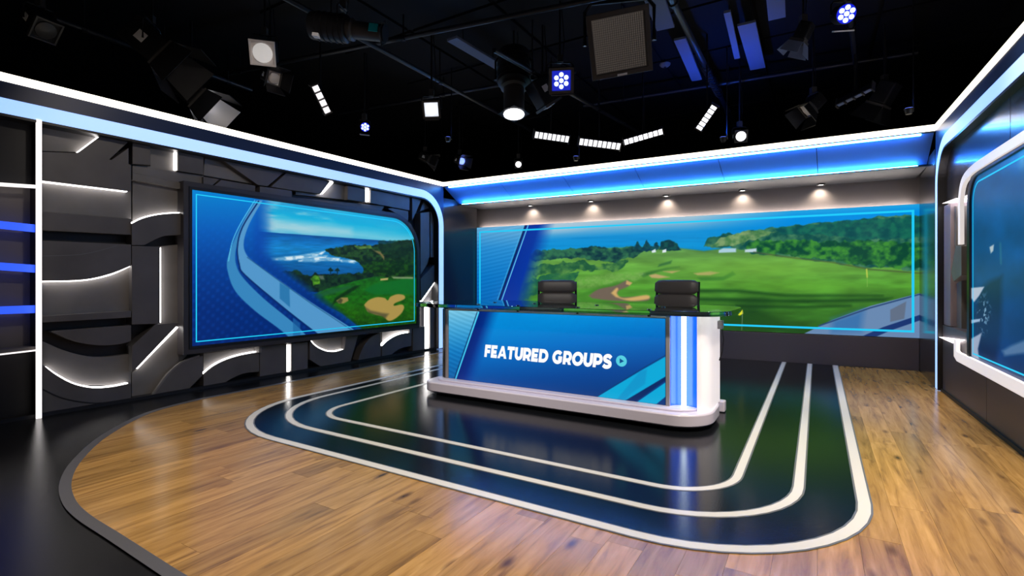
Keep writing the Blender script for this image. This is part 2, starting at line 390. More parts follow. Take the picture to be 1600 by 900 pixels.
sc = cv((229, 631), (248, 606), (264, 585), (285, 567), (312, 557))
panel(sc + [(317, 556), (317, 586), (297, 606), (288, 618), (229, 631)], RAISE)
led([(229, 630), (248, 605), (264, 584), (285, 566), (312, 556)], -.055, .018, m=M_PANEL2, depth=.03, name='metal_inlay')
# below the screen
a1 = cv((318, 586), (332, 574), (350, 564), (374, 556), (400, 551))
panel([(318, 552), (404, 542), (404, 552), (318, 592)], LOW)
panel(a1 + [(405, 551), (405, 580)] + cv((404, 581), (380, 584), (356, 595), (336, 610)) + [(318, 614)], RAISE)
led([(318, 585), (332, 573), (350, 563), (374, 555), (400, 550)], wd=.024)
panel([(405, 541), (409, 540.5), (409, 551), (405, 551.5)], -.03, m=M_PANEL2, name='stop_block')
panel([(406, 541), (448, 537), (448, 590), (406, 597)], RAISE)
panel([(449, 536), (455, 535.5), (455, 588), (449, 589)], LOW)
led([(451.5, 539), (451.5, 585)], wd=.034)
panel([(455, 537), (481, 534), (481, 585), (455, 590)], RAISE)
panel([(484, 529), (540, 524), (540, 552), (484, 552)], LOW)
a2 = [(484, 530), (490, 538), (500, 545), (513, 549.5), (526, 549.5), (538, 546)]
panel(cv(*a2) + [(541, 525), (560, 523), (545, 575), (520, 578), (500, 572), (484, 562)], RAISE)
led([(487, 533), (491, 538), (500, 544), (513, 548.5), (526, 548.5), (537, 546)], wd=.022)
panel(cv((594, 520), (580, 527), (569, 540), (562, 556), (558, 571)) + [(595, 565), (595, 520)], RAISE)
panel([(597, 518), (640, 513), (640, 520), (597, 546)], LOW)
a3 = [(597, 541), (604, 534), (614, 527), (626, 522), (638, 520)]
panel(cv(*a3) + [(643, 520), (643, 540)] + cv((642, 541), (630, 543), (618, 549), (606, 560)) + [(597, 562)], RAISE)
led([(597, 540), (604, 533), (614, 526), (626, 521), (638, 519)], wd=.034)
panel([(640, 512), (643.5, 511.5), (643.5, 520), (640, 520.5)], -.03, m=M_PANEL2, name='stop_block')
# right of the screen
panel([(645, 512), (664, 510), (664, 552), (645, 555)], RAISE)
panel([(672, 474), (683, 466), (683, 549), (672, 551)], RAISE)
led([(668, 478), (668, 545)], wd=.085)
panel([(659, 474), (682, 440), (684, 446), (684, 462), (664, 478)], LOW)
led([(659, 470), (680.5, 438)], wd=.055)
led([(671, 474), (680, 470)], wd=.04)
panel([(657, 436), (684, 408), (684, 434), (658, 470)], RAISE)
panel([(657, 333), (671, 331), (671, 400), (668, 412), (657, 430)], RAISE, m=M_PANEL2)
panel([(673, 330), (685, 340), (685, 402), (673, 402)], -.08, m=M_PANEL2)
# above the screen
panel([(320, 246), (345, 251), (398, 288), (318, 274)], LOW)
panel([(346, 249), (445, 268), (418, 291), (403, 289)], RAISE)
panel([(318, 276), (343, 280), (329, 292), (318, 291)], RAISE)
panel([(346, 281), (399, 290), (399, 302), (331, 293)], -.1)
panel([(406, 291), (456, 298), (456, 309), (406, 303)], RAISE)
panel([(449, 269), (517, 282), (501, 303), (462, 298), (423, 292)], RAISE)
panel([(518, 281), (538, 286), (538, 312), (462, 304), (462, 299), (500, 304)], LOW)
led([(520, 284), (503, 302)], wd=.045)
panel([(543, 290), (571, 295), (571, 316), (543, 312)], RAISE)
panel([(572, 294), (578, 295), (578, 318), (572, 317)], LOW)
led([(575, 295), (575, 315)], wd=.055)
panel([(579, 296), (640, 306), (640, 329), (579, 317)], RAISE)
panel([(463, 309), (601, 322), (596, 330), (463, 314)], -.1)
panel([(612, 325), (638, 330), (638, 345), (606, 326)], RAISE)
panel([(644, 305), (660, 308), (651, 330), (644, 345)], RAISE)
panel([(664, 309), (680, 322), (656, 330)], -.08)
# base plinth of the wall
MB().box(.14, 7, -.2, -.03, 0, .03).build('plinth', M_BACKING, wl)

# ---------------------------------------------------------------- back wall: screen niche under a blue cove
wb = wall_root('wall_back', BK, 'taupe back wall above and below the wide video wall', MB().box(-1.3, 5.75, -.24, -.16, 0, 2.75), mat('back_wall_taupe', (.11, .095, .093), .5))
MB().box(-1.176, 5.60, -.159, -.004, .0, .425).build('plinth', M_BROWN, wb, .006)
inv = BK.M.inverted()
def bl(p, z): return tuple(inv @ Vector((p.x, p.y, z)))
C0 = F0.lerp(B0, .45); C1 = F1.lerp(B1, .45)
def slab(name, pts, m, parent, dz=.02):
    n = len(pts); v = [bl(p, z) for p, z in pts] + [bl(p, z + dz) for p, z in pts]
    return MB().add(v, [tuple(range(n)), tuple(range(n, 2 * n))[::-1]] + [(i, (i + 1) % n, n + (i + 1) % n, n + i) for i in range(n)]).build(name, m, parent)
NP = 6; ks = [i / NP for i in range(NP + 1)]
for i in range(NP):
    e = .0006
    a, b = ks[i] + e, ks[i + 1] - e
    slab('cove_panel', [(F0.lerp(F1, a), ZW), (F0.lerp(F1, b), ZW), (C0.lerp(C1, b), 2.6), (C0.lerp(C1, a), 2.6)], M_COVE_GLOW, wb, .02)
slab('soffit', [(C0, 2.578), (C1, 2.578), (B1 + Vector((.1, .2)), 2.578), (B0 + Vector((.1, .2)), 2.578)], M_BACKING, wb, .02)
dirF = (F1 - F0).normalized(); nF = Vector((dirF.y, -dirF.x))
if nF.y > 0: nF = -nF
def bar(name, a, b, o0, o1, z0, z1, m):
    v = [bl(p + nF * o, z) for p in (a, b) for o in (o0, o1) for z in (z0, z1)]
    return MB().add(v, [(0, 1, 3, 2), (4, 6, 7, 5), (0, 4, 5, 1), (2, 3, 7, 6), (0, 2, 6, 4), (1, 5, 7, 3)]).build(name, m, wb)
bar('white_light_strip', F0 - dirF * .0, F1, -.03, .012, ZW, ZT, M_LED_WARM)
bar('strip_lip', F0, F1, -.031, .016, ZW - .012, ZW - .001, M_BACKING)  # added lip, keeps the white strip's light off the cove
bar('header_cap', F0, F1, -.3, -.031, ZW + .022, ZT - .01, M_BACKING)
bar('cove_light_strip', F0 + dirF * .12, F1 - dirF * .12, -.028, .0, ZW - .03, ZW - .013, M_LED_COVE)
bar('cove_lip', C0 + dirF * .02, C1 - dirF * .02, .0, .07, 2.565, 2.577, M_BACKING)
bar('cove_light_strip', C0 + dirF * .1, C1 - dirF * .1, .035, .05, 2.5775, 2.588, M_LED_COVE)
def side(name, a, b, z0, z1, m, th=.03, sgn=1):
    d = (b - a).normalized(); n = Vector((d.y, -d.x)) * th * sgn
    v = [bl(p, z) for p in (a, b, b + n, a + n) for z in (z0, z1)]
    return MB().add(v, [(0, 2, 3, 1), (2, 4, 5, 3), (4, 6, 7, 5), (6, 0, 1, 7), (0, 6, 4, 2), (1, 3, 5, 7)]).build(name, m, wb)
side('niche_side', F0, B0, 0, 2.66, M_DARKGLOSS, sgn=-1); side('niche_side', F1, B1, 0, 2.66, M_DARKGLOSS, sgn=1)
MB().box(-1.16, 5.58, -.15, -.10, 2.175, 2.19).build('screen_top_light', mat('led_wash', (.9, .9, .9), .5, emit=(1, .92, .86), strength=42), wb)
# recessed downlights in the soffit
names = ['leftmost', 'second from left', 'middle', 'second from right', 'rightmost']
for k, x in enumerate((827, 922, 1040, 1160, 1283)):
    s_, _ = BK.hit(x, 300); p = BK.M @ Vector((s_, -.04, 0))
    d = thing('recessed_downlight', f'small recessed downlight in the dark soffit above the video wall, {names[k]} of five', 'downlight', (p.x, p.y, 2.56), 0, 'downlights over the video wall')
    r = [(.055 * math.cos(t * math.pi / 8), .055 * math.sin(t * math.pi / 8)) for t in range(16)]
    MB().strip(r, [(a * .75, b * .75) for a, b in r], ffn, -.004, .018, True).build('trim_ring', M_FIX_GREY, d)
    MB().prism([(a * .74, b * .74) for a, b in r], ffn, .004, .014).build('lens', M_LED_WHITE, d)
    t = BK.M @ Vector((s_, -.16, 0))
    spot('downlight_beam', (p.x, p.y, 2.553), (t.x, t.y, 2.3), 22, (1, .85, .68), 110, .9, .03, d)

# ---------------------------------------------------------------- right wall
wr = wall_root('wall_right', RW, 'dark glossy side wall with blue upper panel and lit screen surround', MB().box(-7, 0, -.3, -.24, 0, 2.86), M_BACKING)
portal(wr, 0.02, -1, R=.42)
def rp(pts, d, m, name='wall_panel', back=-.2, bevel=.003): return panel(pts, d, wr, RW, m, back, None, bevel, name)
# upper and lower cladding, seen around the screen surround, in two lengths with a joint
MB().box(-2.05, -.17, -.2, -.05, 2.0, 2.58).build('wall_panel', M_DARKGLOSS, wr, .003)
MB().box(-6.9, -2.056, -.2, -.05, 2.0, 2.58).build('wall_panel', M_DARKGLOSS, wr, .003)
RB = RW.hit(1485, 548, .0)[1]
MB().box(-1.62, -.15, -.2, -.02, .03, .72).build('wall_panel', M_BROWN, wr, .003)
MB().box(-6.9, -1.626, -.2, -.02, .03, .72).build('wall_panel', M_BROWN, wr, .003)
MB().box(-6.9, -.14, -.19, -.005, 0, .035).build('skirting', M_BACKING, wr)
MB().box(-.42, -.15, -.2, -.03, .725, 1.995).build('wall_panel', mat('mauve_grey', (.32, .27, .3), .5), wr, .003)
MB().box(-6.9, -4.32, -.2, -.03, .725, 1.995).build('wall_panel', M_DARKGLOSS, wr, .003)
# small relief blocks in the gap beside the screen
for (pts, d) in (([(1484, 322), (1494, 322), (1494, 384), (1484, 386)], -.06), ([(1493, 384), (1502, 384), (1502, 430), (1490, 440), (1486, 425)], -.03), ([(1480, 498), (1488, 500), (1488, 528), (1480, 526)], -.06), ([(1490, 445), (1502, 438), (1502, 530), (1489, 528)], -.08)):
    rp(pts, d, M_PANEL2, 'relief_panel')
# white lit surround
def surround(pts, wd, name='surround_light', d0=.0, d1=.03, m=mat('surround_acrylic', (.8, .78, .78), .4, emit=(1, .92, .9), strength=.62), curve=True):
    P = RW.hits(pts, .03); e = min(P); P = crom(P, 5) if curve else P
    P = [(-4.3, e[1])] + P if P[0][0] < P[-1][0] else P + [(-4.3, e[1])]
    return ribbon(P, wd, wfn, d0, d1).build(name, m, wr)
surround([(1600, 212), (1540, 250), (1516, 267), (1503, 285), (1498.5, 313), (1498.5, 340), (1498.5, 382)], .072)
rp([(1472, 318), (1493, 310), (1493, 316)], .01, mat('ledge_light', (.9, .9, .9), .4, emit=(1, .9, .92), strength=4), 'surround_ledge', bevel=0)
surround([(1492, 531), (1492, 552), (1495, 557), (1540, 580), (1600, 611)], .088, curve=False)
rp([(1467, 526.5), (1502, 531), (1488, 536)], .01, mat('ledge_light', (.9, .9, .9), .4, emit=(1, .9, .92), strength=4), 'surround_ledge', bevel=0)
# ---------------------------------------------------------------- video displays: flat pictures held as per-point colours on a fine grid
def hash2(ix, iy, seed):
    h = (ix.astype(np.int64) * 374761393 + iy.astype(np.int64) * 668265263 + seed * 69069) & 0x7fffffff
    h = ((h ^ (h >> 13)) * 1274126177) & 0x7fffffff
    return ((h ^ (h >> 16)) & 0xffff) / 65535.0
def vnoise(x, y, seed=0):
    ix = np.floor(x); iy = np.floor(y); fx = x - ix; fy = y - iy; fx = fx * fx * (3 - 2 * fx); fy = fy * fy * (3 - 2 * fy)
    a = hash2(ix, iy, seed); b = hash2(ix + 1, iy, seed); c = hash2(ix, iy + 1, seed); d = hash2(ix + 1, iy + 1, seed)
    return (a * (1 - fx) + b * fx) * (1 - fy) + (c * (1 - fx) + d * fx) * fy
def fbm(x, y, seed=0, o=3):
    s = 0; a = .5; t = 0
    for k in range(o): s = s + a * vnoise(x * 2 ** k, y * 2 ** k, seed + k); t += a; a *= .5
    return s / t
class Paint:
    def __init__(s, X, Y): s.X = X; s.Y = Y; s.C = np.zeros(X.shape + (3,))
    def mix(s, col, a):
        a = np.clip(a, 0, 1)[..., None]; col = np.asarray(col, float)
        s.C = s.C * (1 - a) + col * a
    def sd(s, pts):
        X, Y = s.X, s.Y; d = np.full(X.shape, 1e9); ins = np.zeros(X.shape, bool); n = len(pts)
        for i in range(n):
            x0, y0 = pts[i]; x1, y1 = pts[(i + 1) % n]; ex, ey = x1 - x0, y1 - y0; L = ex * ex + ey * ey + 1e-9
            t = np.clip(((X - x0) * ex + (Y - y0) * ey) / L, 0, 1)
            d = np.minimum(d, np.hypot(X - x0 - t * ex, Y - y0 - t * ey))
            c = (y0 > Y) != (y1 > Y)
            if abs(ey) > 1e-9: ins ^= c & (X < (x1 - x0) * (Y - y0) / ey + x0)
        return np.where(ins, -d, d)
    def poly(s, pts, col, soft=1.2, alpha=1.0, rag=None):
        d = s.sd(pts)
        if rag: d = d + (fbm(s.X / rag[0], s.Y / rag[0], rag[2] if len(rag) > 2 else 3) - .5) * rag[1]
        s.mix(col, alpha * np.clip(.5 - d / soft, 0, 1))
    def line(s, pts, w, col, soft=1.0, alpha=1.0):
        d = np.full(s.X.shape, 1e9)
        for (x0, y0), (x1, y1) in zip(pts[:-1], pts[1:]):
            ex, ey = x1 - x0, y1 - y0; t = np.clip(((s.X - x0) * ex + (s.Y - y0) * ey) / (ex * ex + ey * ey + 1e-9), 0, 1)
            d = np.minimum(d, np.hypot(s.X - x0 - t * ex, s.Y - y0 - t * ey))
        s.mix(col, alpha * np.clip(.5 - (d - w / 2) / soft, 0, 1))
    def trees(s, pts, dark, light, scale=6, rag=(7, 9), seed=1, soft=1.5, alpha=1.0):
        n = fbm(s.X / scale, s.Y / (scale * .8), seed, 3); n = np.clip((n - .3) / .4, 0, 1)[..., None]
        col = np.array(dark) * (1 - n) + np.array(light) * n
        d = s.sd(pts) + (fbm(s.X / rag[0], s.Y / rag[0], seed + 9) - .5) * rag[1]
        s.mix(col, alpha * np.clip(.5 - d / soft, 0, 1))
def grad(t, stops):
    t = np.clip(t, 0, 1); xs = [a for a, _ in stops]
    return np.stack([np.interp(t, xs, [c[k] for _, c in stops]) for k in range(3)], -1)
def display_mat():
    m = bpy.data.materials.new('display_picture'); m.use_nodes = True; nt = m.node_tree; b = nt.nodes['Principled BSDF']
    b.inputs['Base Color'].default_value = (.005, .005, .006, 1); b.inputs['Roughness'].default_value = .35; b.inputs['Specular IOR Level'].default_value = .3
    a = nt.nodes.new('ShaderNodeAttribute'); a.attribute_name = 'picture'
    nt.links.new(a.outputs['Color'], b.inputs['Emission Color']); b.inputs['Emission Strength'].default_value = 1.0
    return m
M_DISP = display_mat()
def display(name, parent, W, s0, s1, z0, z1, d, nx, ny, painter, keep=None):
    """grid in wall coordinates; painter gets picture positions of the grid points"""
    s = np.linspace(s0, s1, nx); z = np.linspace(z0, z1, ny); Sg, Zg = np.meshgrid(s, z)
    Xw = W.O.x + W.u.x * Sg + W.n.x * d; Yw = W.O.y + W.u.y * Sg + W.n.y * d
    p = Paint(CX + F * Xw / Yw, CY - F * (Zg - H) / Yw); painter(p)
    c = np.clip(p.C / 255, 0, 1); c = np.where(c <= .04045, c / 12.92, ((c + .055) / 1.055) ** 2.4)
    co = np.stack([Sg, np.full_like(Sg, d), Zg], -1).reshape(-1, 3)
    i, j = np.meshgrid(np.arange(nx - 1), np.arange(ny - 1)); a = (j * nx + i).ravel(); q = np.stack([a, a + 1, a + nx + 1, a + nx], -1)
    if keep is not None:
        k = keep(Sg, Zg).ravel(); q = q[k[q].all(1)]
    me = bpy.data.meshes.new(name); me.vertices.add(len(co)); me.vertices.foreach_set('co', co.ravel().astype('f'))
    me.loops.add(q.size); me.loops.foreach_set('vertex_index', q.ravel().astype('i'))
    me.polygons.add(len(q)); me.polygons.foreach_set('loop_start', (np.arange(len(q)) * 4).astype('i'))
    at_ = me.color_attributes.new('picture', 'FLOAT_COLOR', 'POINT')
    at_.data.foreach_set('color', np.concatenate([c.reshape(-1, 3), np.ones((len(co), 1))], 1).ravel().astype('f'))
    me.update(); me.validate()
    return link(name, me, M_DISP, parent)
def walled(name, label, cat, W):
    o = bpy.data.objects.new(name, None); o.empty_display_size = .1; COL.objects.link(o); o.matrix_world = W.M; return tag(o, label, cat)
def soft_tiles(p, amount, sx=13, sy=13):
    n = vnoise(p.X / sx, p.Y / sy, 5) - .5; p.C = p.C + (n * amount)[..., None] * np.array((.3, .8, 1.0))

def paint_back(p):
    X, Y = p.X, p.Y; top = 355.5 - (X - 745) * (39.0 / 692); v = Y - top
    p.C = grad(v / 75, [(0, (170, 200, 216)), (.16, (120, 178, 212)), (.34, (20, 144, 212)), (.7, (0, 148, 214)), (1, (12, 160, 210))])
    rt = np.clip((X - 1080) / 160, 0, 1); p.mix(grad(v / 60, [(0, (40, 165, 225)), (.25, (0, 140, 225)), (1, (0, 128, 205))]), rt)
    p.mix((175, 200, 215), np.clip(1 - np.hypot((X - 860) / 90, (v - 6) / 13), 0, 1) * .8)
    p.mix((0, 120, 190), (fbm(X / 60, Y / 3, 4) - .45) * 1.2 * (v > 25))
    # land
    green = grad((Y - 385) / 135, [(0, (88, 138, 72)), (.2, (100, 160, 64)), (.45, (82, 150, 48)), (.7, (56, 116, 36)), (1, (40, 90, 30))])
    n = fbm(X / 38, Y / 7, 2); green = green * (.78 + .44 * n)[..., None]
    land = p.sd([(820, 397), (870, 393), (930, 388), (1000, 386), (1040, 385), (1100, 392), (1130, 388), (1440, 380), (1440, 560), (740, 560), (740, 400)])
    p.mix(green, np.clip(.5 - land / 3, 0, 1))
    p.trees([(826, 402), (838, 391), (880, 389), (915, 384), (950, 389), (985, 385), (1010, 391), (990, 402), (960, 410), (915, 404), (870, 404), (835, 410)], (10, 52, 60), (48, 110, 76), 8, (9, 8), 3)
    p.trees([(990, 388), (996, 378), (1003, 386), (1010, 377), (1020, 386), (1026, 378), (1032, 390), (1010, 393)], (6, 56, 72), (20, 84, 84), 5, (5, 5), 6)
    p.trees([(1030, 390), (1033, 378), (1045, 374), (1058, 380), (1064, 391), (1045, 392)], (4, 50, 60), (16, 82, 76), 5, (6, 3), 8)
    p.poly([(1018, 392), (1024, 389), (1025, 394), (1019, 395)], (215, 230, 235)); p.poly([(1035, 391), (1041, 389), (1041, 394), (1035, 395)], (220, 232, 238))
    p.trees([(825, 420), (850, 412), (905, 408), (935, 415), (980, 408), (960, 424), (905, 422), (870, 428), (838, 430)], (20, 78, 56), (86, 140, 70), 9, (11, 13), 11, alpha=.85)
    p.trees([(820, 440), (860, 428), (905, 425), (900, 440), (850, 452), (815, 470)], (14, 80, 66), (56, 120, 66), 10, (10, 12), 14, alpha=.8)
    p.poly([(1030, 413), (1050, 407), (1048, 412), (1028, 417)], (40, 96, 56), 3, .8); p.poly([(1000, 428), (1040, 419), (1062, 417), (1030, 424), (1005, 433)], (44, 100, 44), 4, .8)
    p.mix((130, 175, 92), np.clip(1 - p.sd([(905, 438), (960, 430), (1005, 428), (990, 436), (930, 446), (905, 448)]) / 6, 0, 1) * (fbm(X / 4, Y / 3, 21)) * .9)
    p.poly([(905, 462), (925, 452), (965, 440), (985, 438), (975, 446), (930, 458)], (62, 128, 40), 5, .8)
    # bunkers and path
    p.poly(cv((920, 462), (935, 452), (962, 446), (980, 438), (984, 446), (966, 455), (970, 464), (1010, 463), (1010, 470), (960, 470), (925, 466)), (112, 98, 84), 3)
    p.poly(cv((955, 458), (963, 450), (966, 452), (964, 459), (975, 466), (1010, 461), (1013, 467), (985, 470), (962, 464)), (206, 170, 104), 3)
    p.poly([(979, 438), (988, 442), (984, 446), (978, 444)], (200, 165, 105), 2)
    for q in ([(1014, 430), (1024, 428), (1046, 433), (1030, 435), (1018, 434)], [(1036, 424), (1062, 423), (1050, 427)], [(1084, 427), (1110, 424), (1124, 426), (1110, 430), (1090, 430)]):
        p.poly(q, (196, 164, 112), 2.5, .9)
    p.poly([(1090, 434), (1130, 432), (1145, 424), (1150, 429), (1130, 438), (1095, 438)], (40, 110, 40), 3, .7)
    # wooded hill
    hill = [(1100, 385), (1106, 372), (1140, 365), (1175, 360), (1215, 355), (1250, 353), (1290, 347), (1340, 343), (1380, 339), (1445, 337), (1445, 425), (1400, 421), (1340, 416), (1280, 407), (1220, 400), (1175, 395), (1140, 388)]
    p.trees(hill, (14, 76, 70), (70, 128, 92), 12, (14, 9), 31)
    p.trees([(1110, 384), (1130, 370), (1180, 360), (1215, 362), (1180, 374), (1150, 384)], (78, 130, 70), (146, 172, 110), 8, (9, 8), 35, alpha=.8)
    p.trees([(1205, 358), (1255, 352), (1330, 344), (1440, 338), (1440, 372), (1340, 374), (1280, 366), (1225, 366)], (8, 72, 76), (24, 108, 86), 9, (9, 7), 41, alpha=.85)
    p.trees([(1165, 390), (1172, 377), (1220, 374), (1290, 378), (1360, 376), (1440, 380), (1440, 419), (1380, 417), (1320, 410), (1250, 401), (1200, 396)], (10, 70, 50), (62, 140, 52), 9, (8, 9), 51)
    p.poly([(1123, 391), (1130, 388), (1150, 388), (1150, 394), (1123, 395)], (170, 205, 220), 2); p.poly([(1164, 390), (1182, 388), (1182, 394), (1164, 394)], (190, 212, 222), 2)
    p.line([(1178, 394), (1240, 403), (1300, 410), (1360, 421), (1440, 427)], 2.0, (70, 82, 52), 2, .8)
    # fairway sheen and long shadows
    p.mix((118, 178, 62), np.clip(1 - np.hypot((X - 1190) / 170, (Y - 420) / 28), 0, 1) * .6)
    p.mix((102, 168, 50), np.clip(1 - np.hypot((X - 1250) / 160, (Y - 448) / 14), 0, 1) * .55)
    for a in ([(1090, 452), (1150, 452), (1230, 460), (1380, 461), (1380, 463), (1230, 464), (1150, 457), (1090, 457)], [(1090, 465), (1180, 466), (1260, 468), (1395, 465), (1380, 471), (1260, 474), (1180, 473), (1090, 470)], [(1150, 476), (1260, 478), (1330, 476), (1330, 479), (1250, 482), (1150, 481)]):
        p.poly(a, (18, 62, 22), 5, .75)
    p.mix((20, 60, 24), np.clip(1 - np.hypot((X - 1175) / 42, (Y - 483) / 30), 0, 1) * .6)
    p.poly([(1110, 480), (1180, 482), (1230, 505), (1290, 516), (1260, 522), (1110, 516)], (22, 62, 22), 10, .55)
    p.line([(1354, 421), (1355, 433)], 2.2, (190, 205, 80), 1.2, .9); p.line([(1355, 433), (1355, 448)], 1, (150, 190, 90), 1, .5)
    p.poly([(1153, 492), (1160, 484), (1161, 490), (1156, 493)], (225, 225, 40), 1.2); p.line([(1160, 487), (1159, 516)], .8, (150, 170, 150), 1, .7)
    # steel blue rail graphic at the lower right
    p.poly([(1255, 522), (1300, 500), (1360, 478), (1437, 458), (1445, 456), (1445, 540), (1240, 540)], (104, 136, 176), 1.2)
    p.poly([(1300, 500), (1330, 490), (1350, 484), (1345, 518), (1300, 520)], (38, 104, 168), 14, .7)
    p.line([(1280, 509), (1360, 481), (1440, 459)], 2.2, (40, 70, 112), 1.2)
    p.poly([(1391, 484), (1416, 471), (1413, 498), (1391, 503)], (96, 108, 128), 1.5, .9)
    p.poly([(1348, 525), (1380, 511), (1437, 492), (1445, 490), (1445, 498), (1390, 517), (1360, 530)], (24, 52, 112), 1.2)
    # blue graphic at the left
    blue = grad((Y - 350) / 150, [(0, (112, 176, 214)), (.25, (40, 140, 208)), (.55, (10, 118, 196)), (1, (6, 96, 178))])
    blue = blue + (np.sin(Y * 1.1 + X * .25) * 6)[..., None]
    edge = p.sd([(700, 340), (822, 340), (812, 380), (775, 478), (755, 530), (700, 530)])
    xb = 822 - (Y - 350) * .352
    p.mix(grad((X - xb) / 60, [(0, (2, 44, 150)), (.5, (0, 52, 160)), (1, (6, 92, 180))]), np.clip((xb + 46 + (Y - 350) * .05 - X) / 26, 0, 1))
    p.mix(blue, np.clip((xb - X) / 1.2, 0, 1))
    p.line([(822, 350), (768, 503)], 2.6, (4, 30, 84), 1.0); p.line([(826, 350), (772, 503)], 1.3, (110, 214, 244), 1.0); p.line([(819, 350), (765, 503)], .8, (80, 180, 230), 1.0)

def paint_left(p):
    X, Y = p.X, p.Y
    p.C = grad((Y - 300) / 240, [(0, (0, 138, 212)), (.25, (0, 100, 188)), (.5, (0, 68, 152)), (.75, (0, 50, 128)), (1, (0, 44, 118))])
    dots = np.clip(np.sin(X * .42) * np.sin(Y * .42 + X * .1), 0, 1) * np.clip((Y - 330) / 130, 0, 1); p.C = p.C + (dots * 16)[..., None] * np.array((.3, .8, 1.2))
    # photograph area
    def m(*a): return [(390 + x / 3.914, 300 + y / 3.914) for x, y in a]
    pic = np.clip((X - (402 + np.clip((Y - 395), 0, 200) * 1.25)) / 22, 0, 1)
    base = p.C.copy()
    q = Paint(X, Y); hz = 361 + (X - 400) * .072
    q.C = grad((Y - (314 + (X - 410) * .123)) / 46, [(0, (40, 160, 210)), (.4, (20, 178, 218)), (.75, (110, 200, 220)), (1, (60, 178, 216))])
    cl = fbm(X / 34, (Y - X * .1) / 7, 61, 4); q.mix((172, 216, 224), np.clip((cl - .42) * 3, 0, 1) * np.clip((560 - X) / 90, .15, 1) * .85)
    q.mix((0, 190, 226), np.clip((X - 500) / 90, 0, 1) * np.clip((352 - Y) / 30, 0, 1) * .9)
    q.poly(m((110, 160), (300, 190), (620, 225), (620, 262), (110, 240)), (176, 212, 220), 14, .75)
    sea = grad((Y - hz) / 60, [(0, (8, 78, 150)), (.12, (14, 108, 178)), (.4, (26, 136, 200)), (.7, (16, 108, 172)), (1, (14, 92, 156))])
    sea = sea * (.86 + .3 * fbm(X / 16, Y / 2.2, 66))[..., None]; q.mix(sea, np.clip((Y - hz) / 1.0, 0, 1))
    foam = np.clip((fbm(X / 9, Y / 3, 71) - .32) * 4, 0, 1)
    for a in (m((130, 405), (300, 390), (400, 372), (462, 362), (440, 385), (350, 408), (250, 418), (140, 416)), m((300, 418), (480, 385), (470, 400), (550, 405), (545, 422), (440, 418), (400, 428), (300, 424)), m((550, 415), (620, 415), (665, 425), (640, 434), (560, 426))):
        d = q.sd(a); q.mix((214, 232, 240), np.clip(.6 - d / 3, 0, 1) * (.45 + .55 * foam))
    q.trees(m((460, 355), (500, 340), (560, 335), (640, 322), (740, 325), (840, 315), (940, 298), (1060, 285), (1060, 560), (700, 520), (705, 470), (660, 425), (600, 405), (520, 395), (490, 375)), (12, 36, 22), (44, 84, 36), 5, (6, 5), 81)
    q.trees(m((640, 330), (740, 328), (745, 345), (660, 350)), (70, 110, 44), (110, 146, 58), 5, (6, 4), 83, alpha=.9)
    q.poly(m((755, 355), (800, 365), (828, 395), (822, 415), (800, 385)), (150, 128, 78), 2.5, .8)
    q.trees(m((780, 300), (1060, 290), (1060, 420), (830, 410), (800, 350)), (10, 34, 16), (26, 62, 26), 4, (5, 4), 88, alpha=.6)
    q.trees(m((690, 440), (760, 420), (1060, 415), (1060, 520), (700, 500)), (12, 44, 20), (36, 84, 22), 5, (6, 5), 91)
    q.trees(m((60, 520), (180, 490), (290, 480), (340, 510), (400, 500), (480, 500), (560, 500), (640, 500), (760, 490), (770, 530), (640, 560), (500, 600), (360, 620), (250, 600), (150, 560)), (10, 30, 32), (28, 66, 40), 5, (6, 7), 93)
    q.trees(m((375, 530), (400, 506), (432, 520), (432, 565), (390, 570)), (52, 108, 26), (96, 160, 40), 4, (5, 3), 95)
    q.poly(m((420, 510), (450, 512), (458, 535), (435, 535)), (120, 130, 120), 2, .7); q.poly(m((245, 545), (300, 560), (345, 590), (330, 610), (260, 590)), (50, 84, 116), 4, .7)
    for tx in (495, 537):
        c = m((tx, 480))[0]; q.line([c, (c[0], c[1] + 8)], 1.2, (16, 40, 40)); q.trees([(c[0] - 4, c[1]), (c[0], c[1] - 4), (c[0] + 4, c[1]), (c[0], c[1] + 2)], (8, 34, 34), (16, 50, 40), 3, (3, 3), 97)
    fair = [(360, 640), (480, 590), (640, 545), (780, 515), (860, 525), (1060, 530), (1060, 850), (700, 850), (560, 740), (460, 690)]
    fg = grad((Y - 430) / 85, [(0, (28, 104, 30)), (.4, (30, 104, 20)), (.7, (36, 100, 12)), (1, (22, 66, 8))]) * (.7 + .6 * fbm(X / 6, Y / 4, 101))[..., None]
    d = q.sd(m(*fair)); q.mix(fg, np.clip(.5 - d / 2, 0, 1))
    q.poly(m((370, 640), (480, 596), (600, 575), (640, 580), (520, 620), (440, 640)), (34, 96, 62), 4, .8); q.poly(m((520, 650), (640, 575), (680, 570), (640, 600), (560, 650), (500, 700)), (12, 44, 20), 3, .8)
    q.poly(m(*cv((700, 600), (760, 565), (860, 545), (1060, 530), (1060, 620), (900, 625), (760, 628))), (20, 112, 44), 3, .9)
    q.poly(m((800, 530), (848, 525), (845, 538), (800, 542)), (188, 170, 110), 2); q.poly(m((870, 518), (1000, 520), (1000, 531), (880, 530)), (150, 168, 130), 2, .8)
    q.poly(m((530, 665), (560, 645), (600, 645), (605, 665), (575, 682), (545, 682)), (150, 138, 80), 2); q.poly(m((532, 672), (556, 648), (570, 660), (560, 684)), (60, 66, 40), 2.5, .8)
    q.poly(m(*cv((700, 690), (730, 660), (780, 643), (825, 648), (845, 662), (862, 640), (905, 625), (945, 632), (946, 655), (890, 680), (885, 695), (930, 688), (945, 705), (930, 740), (890, 775), (850, 788), (815, 760), (770, 750), (720, 730))), (176, 152, 84), 2.0)
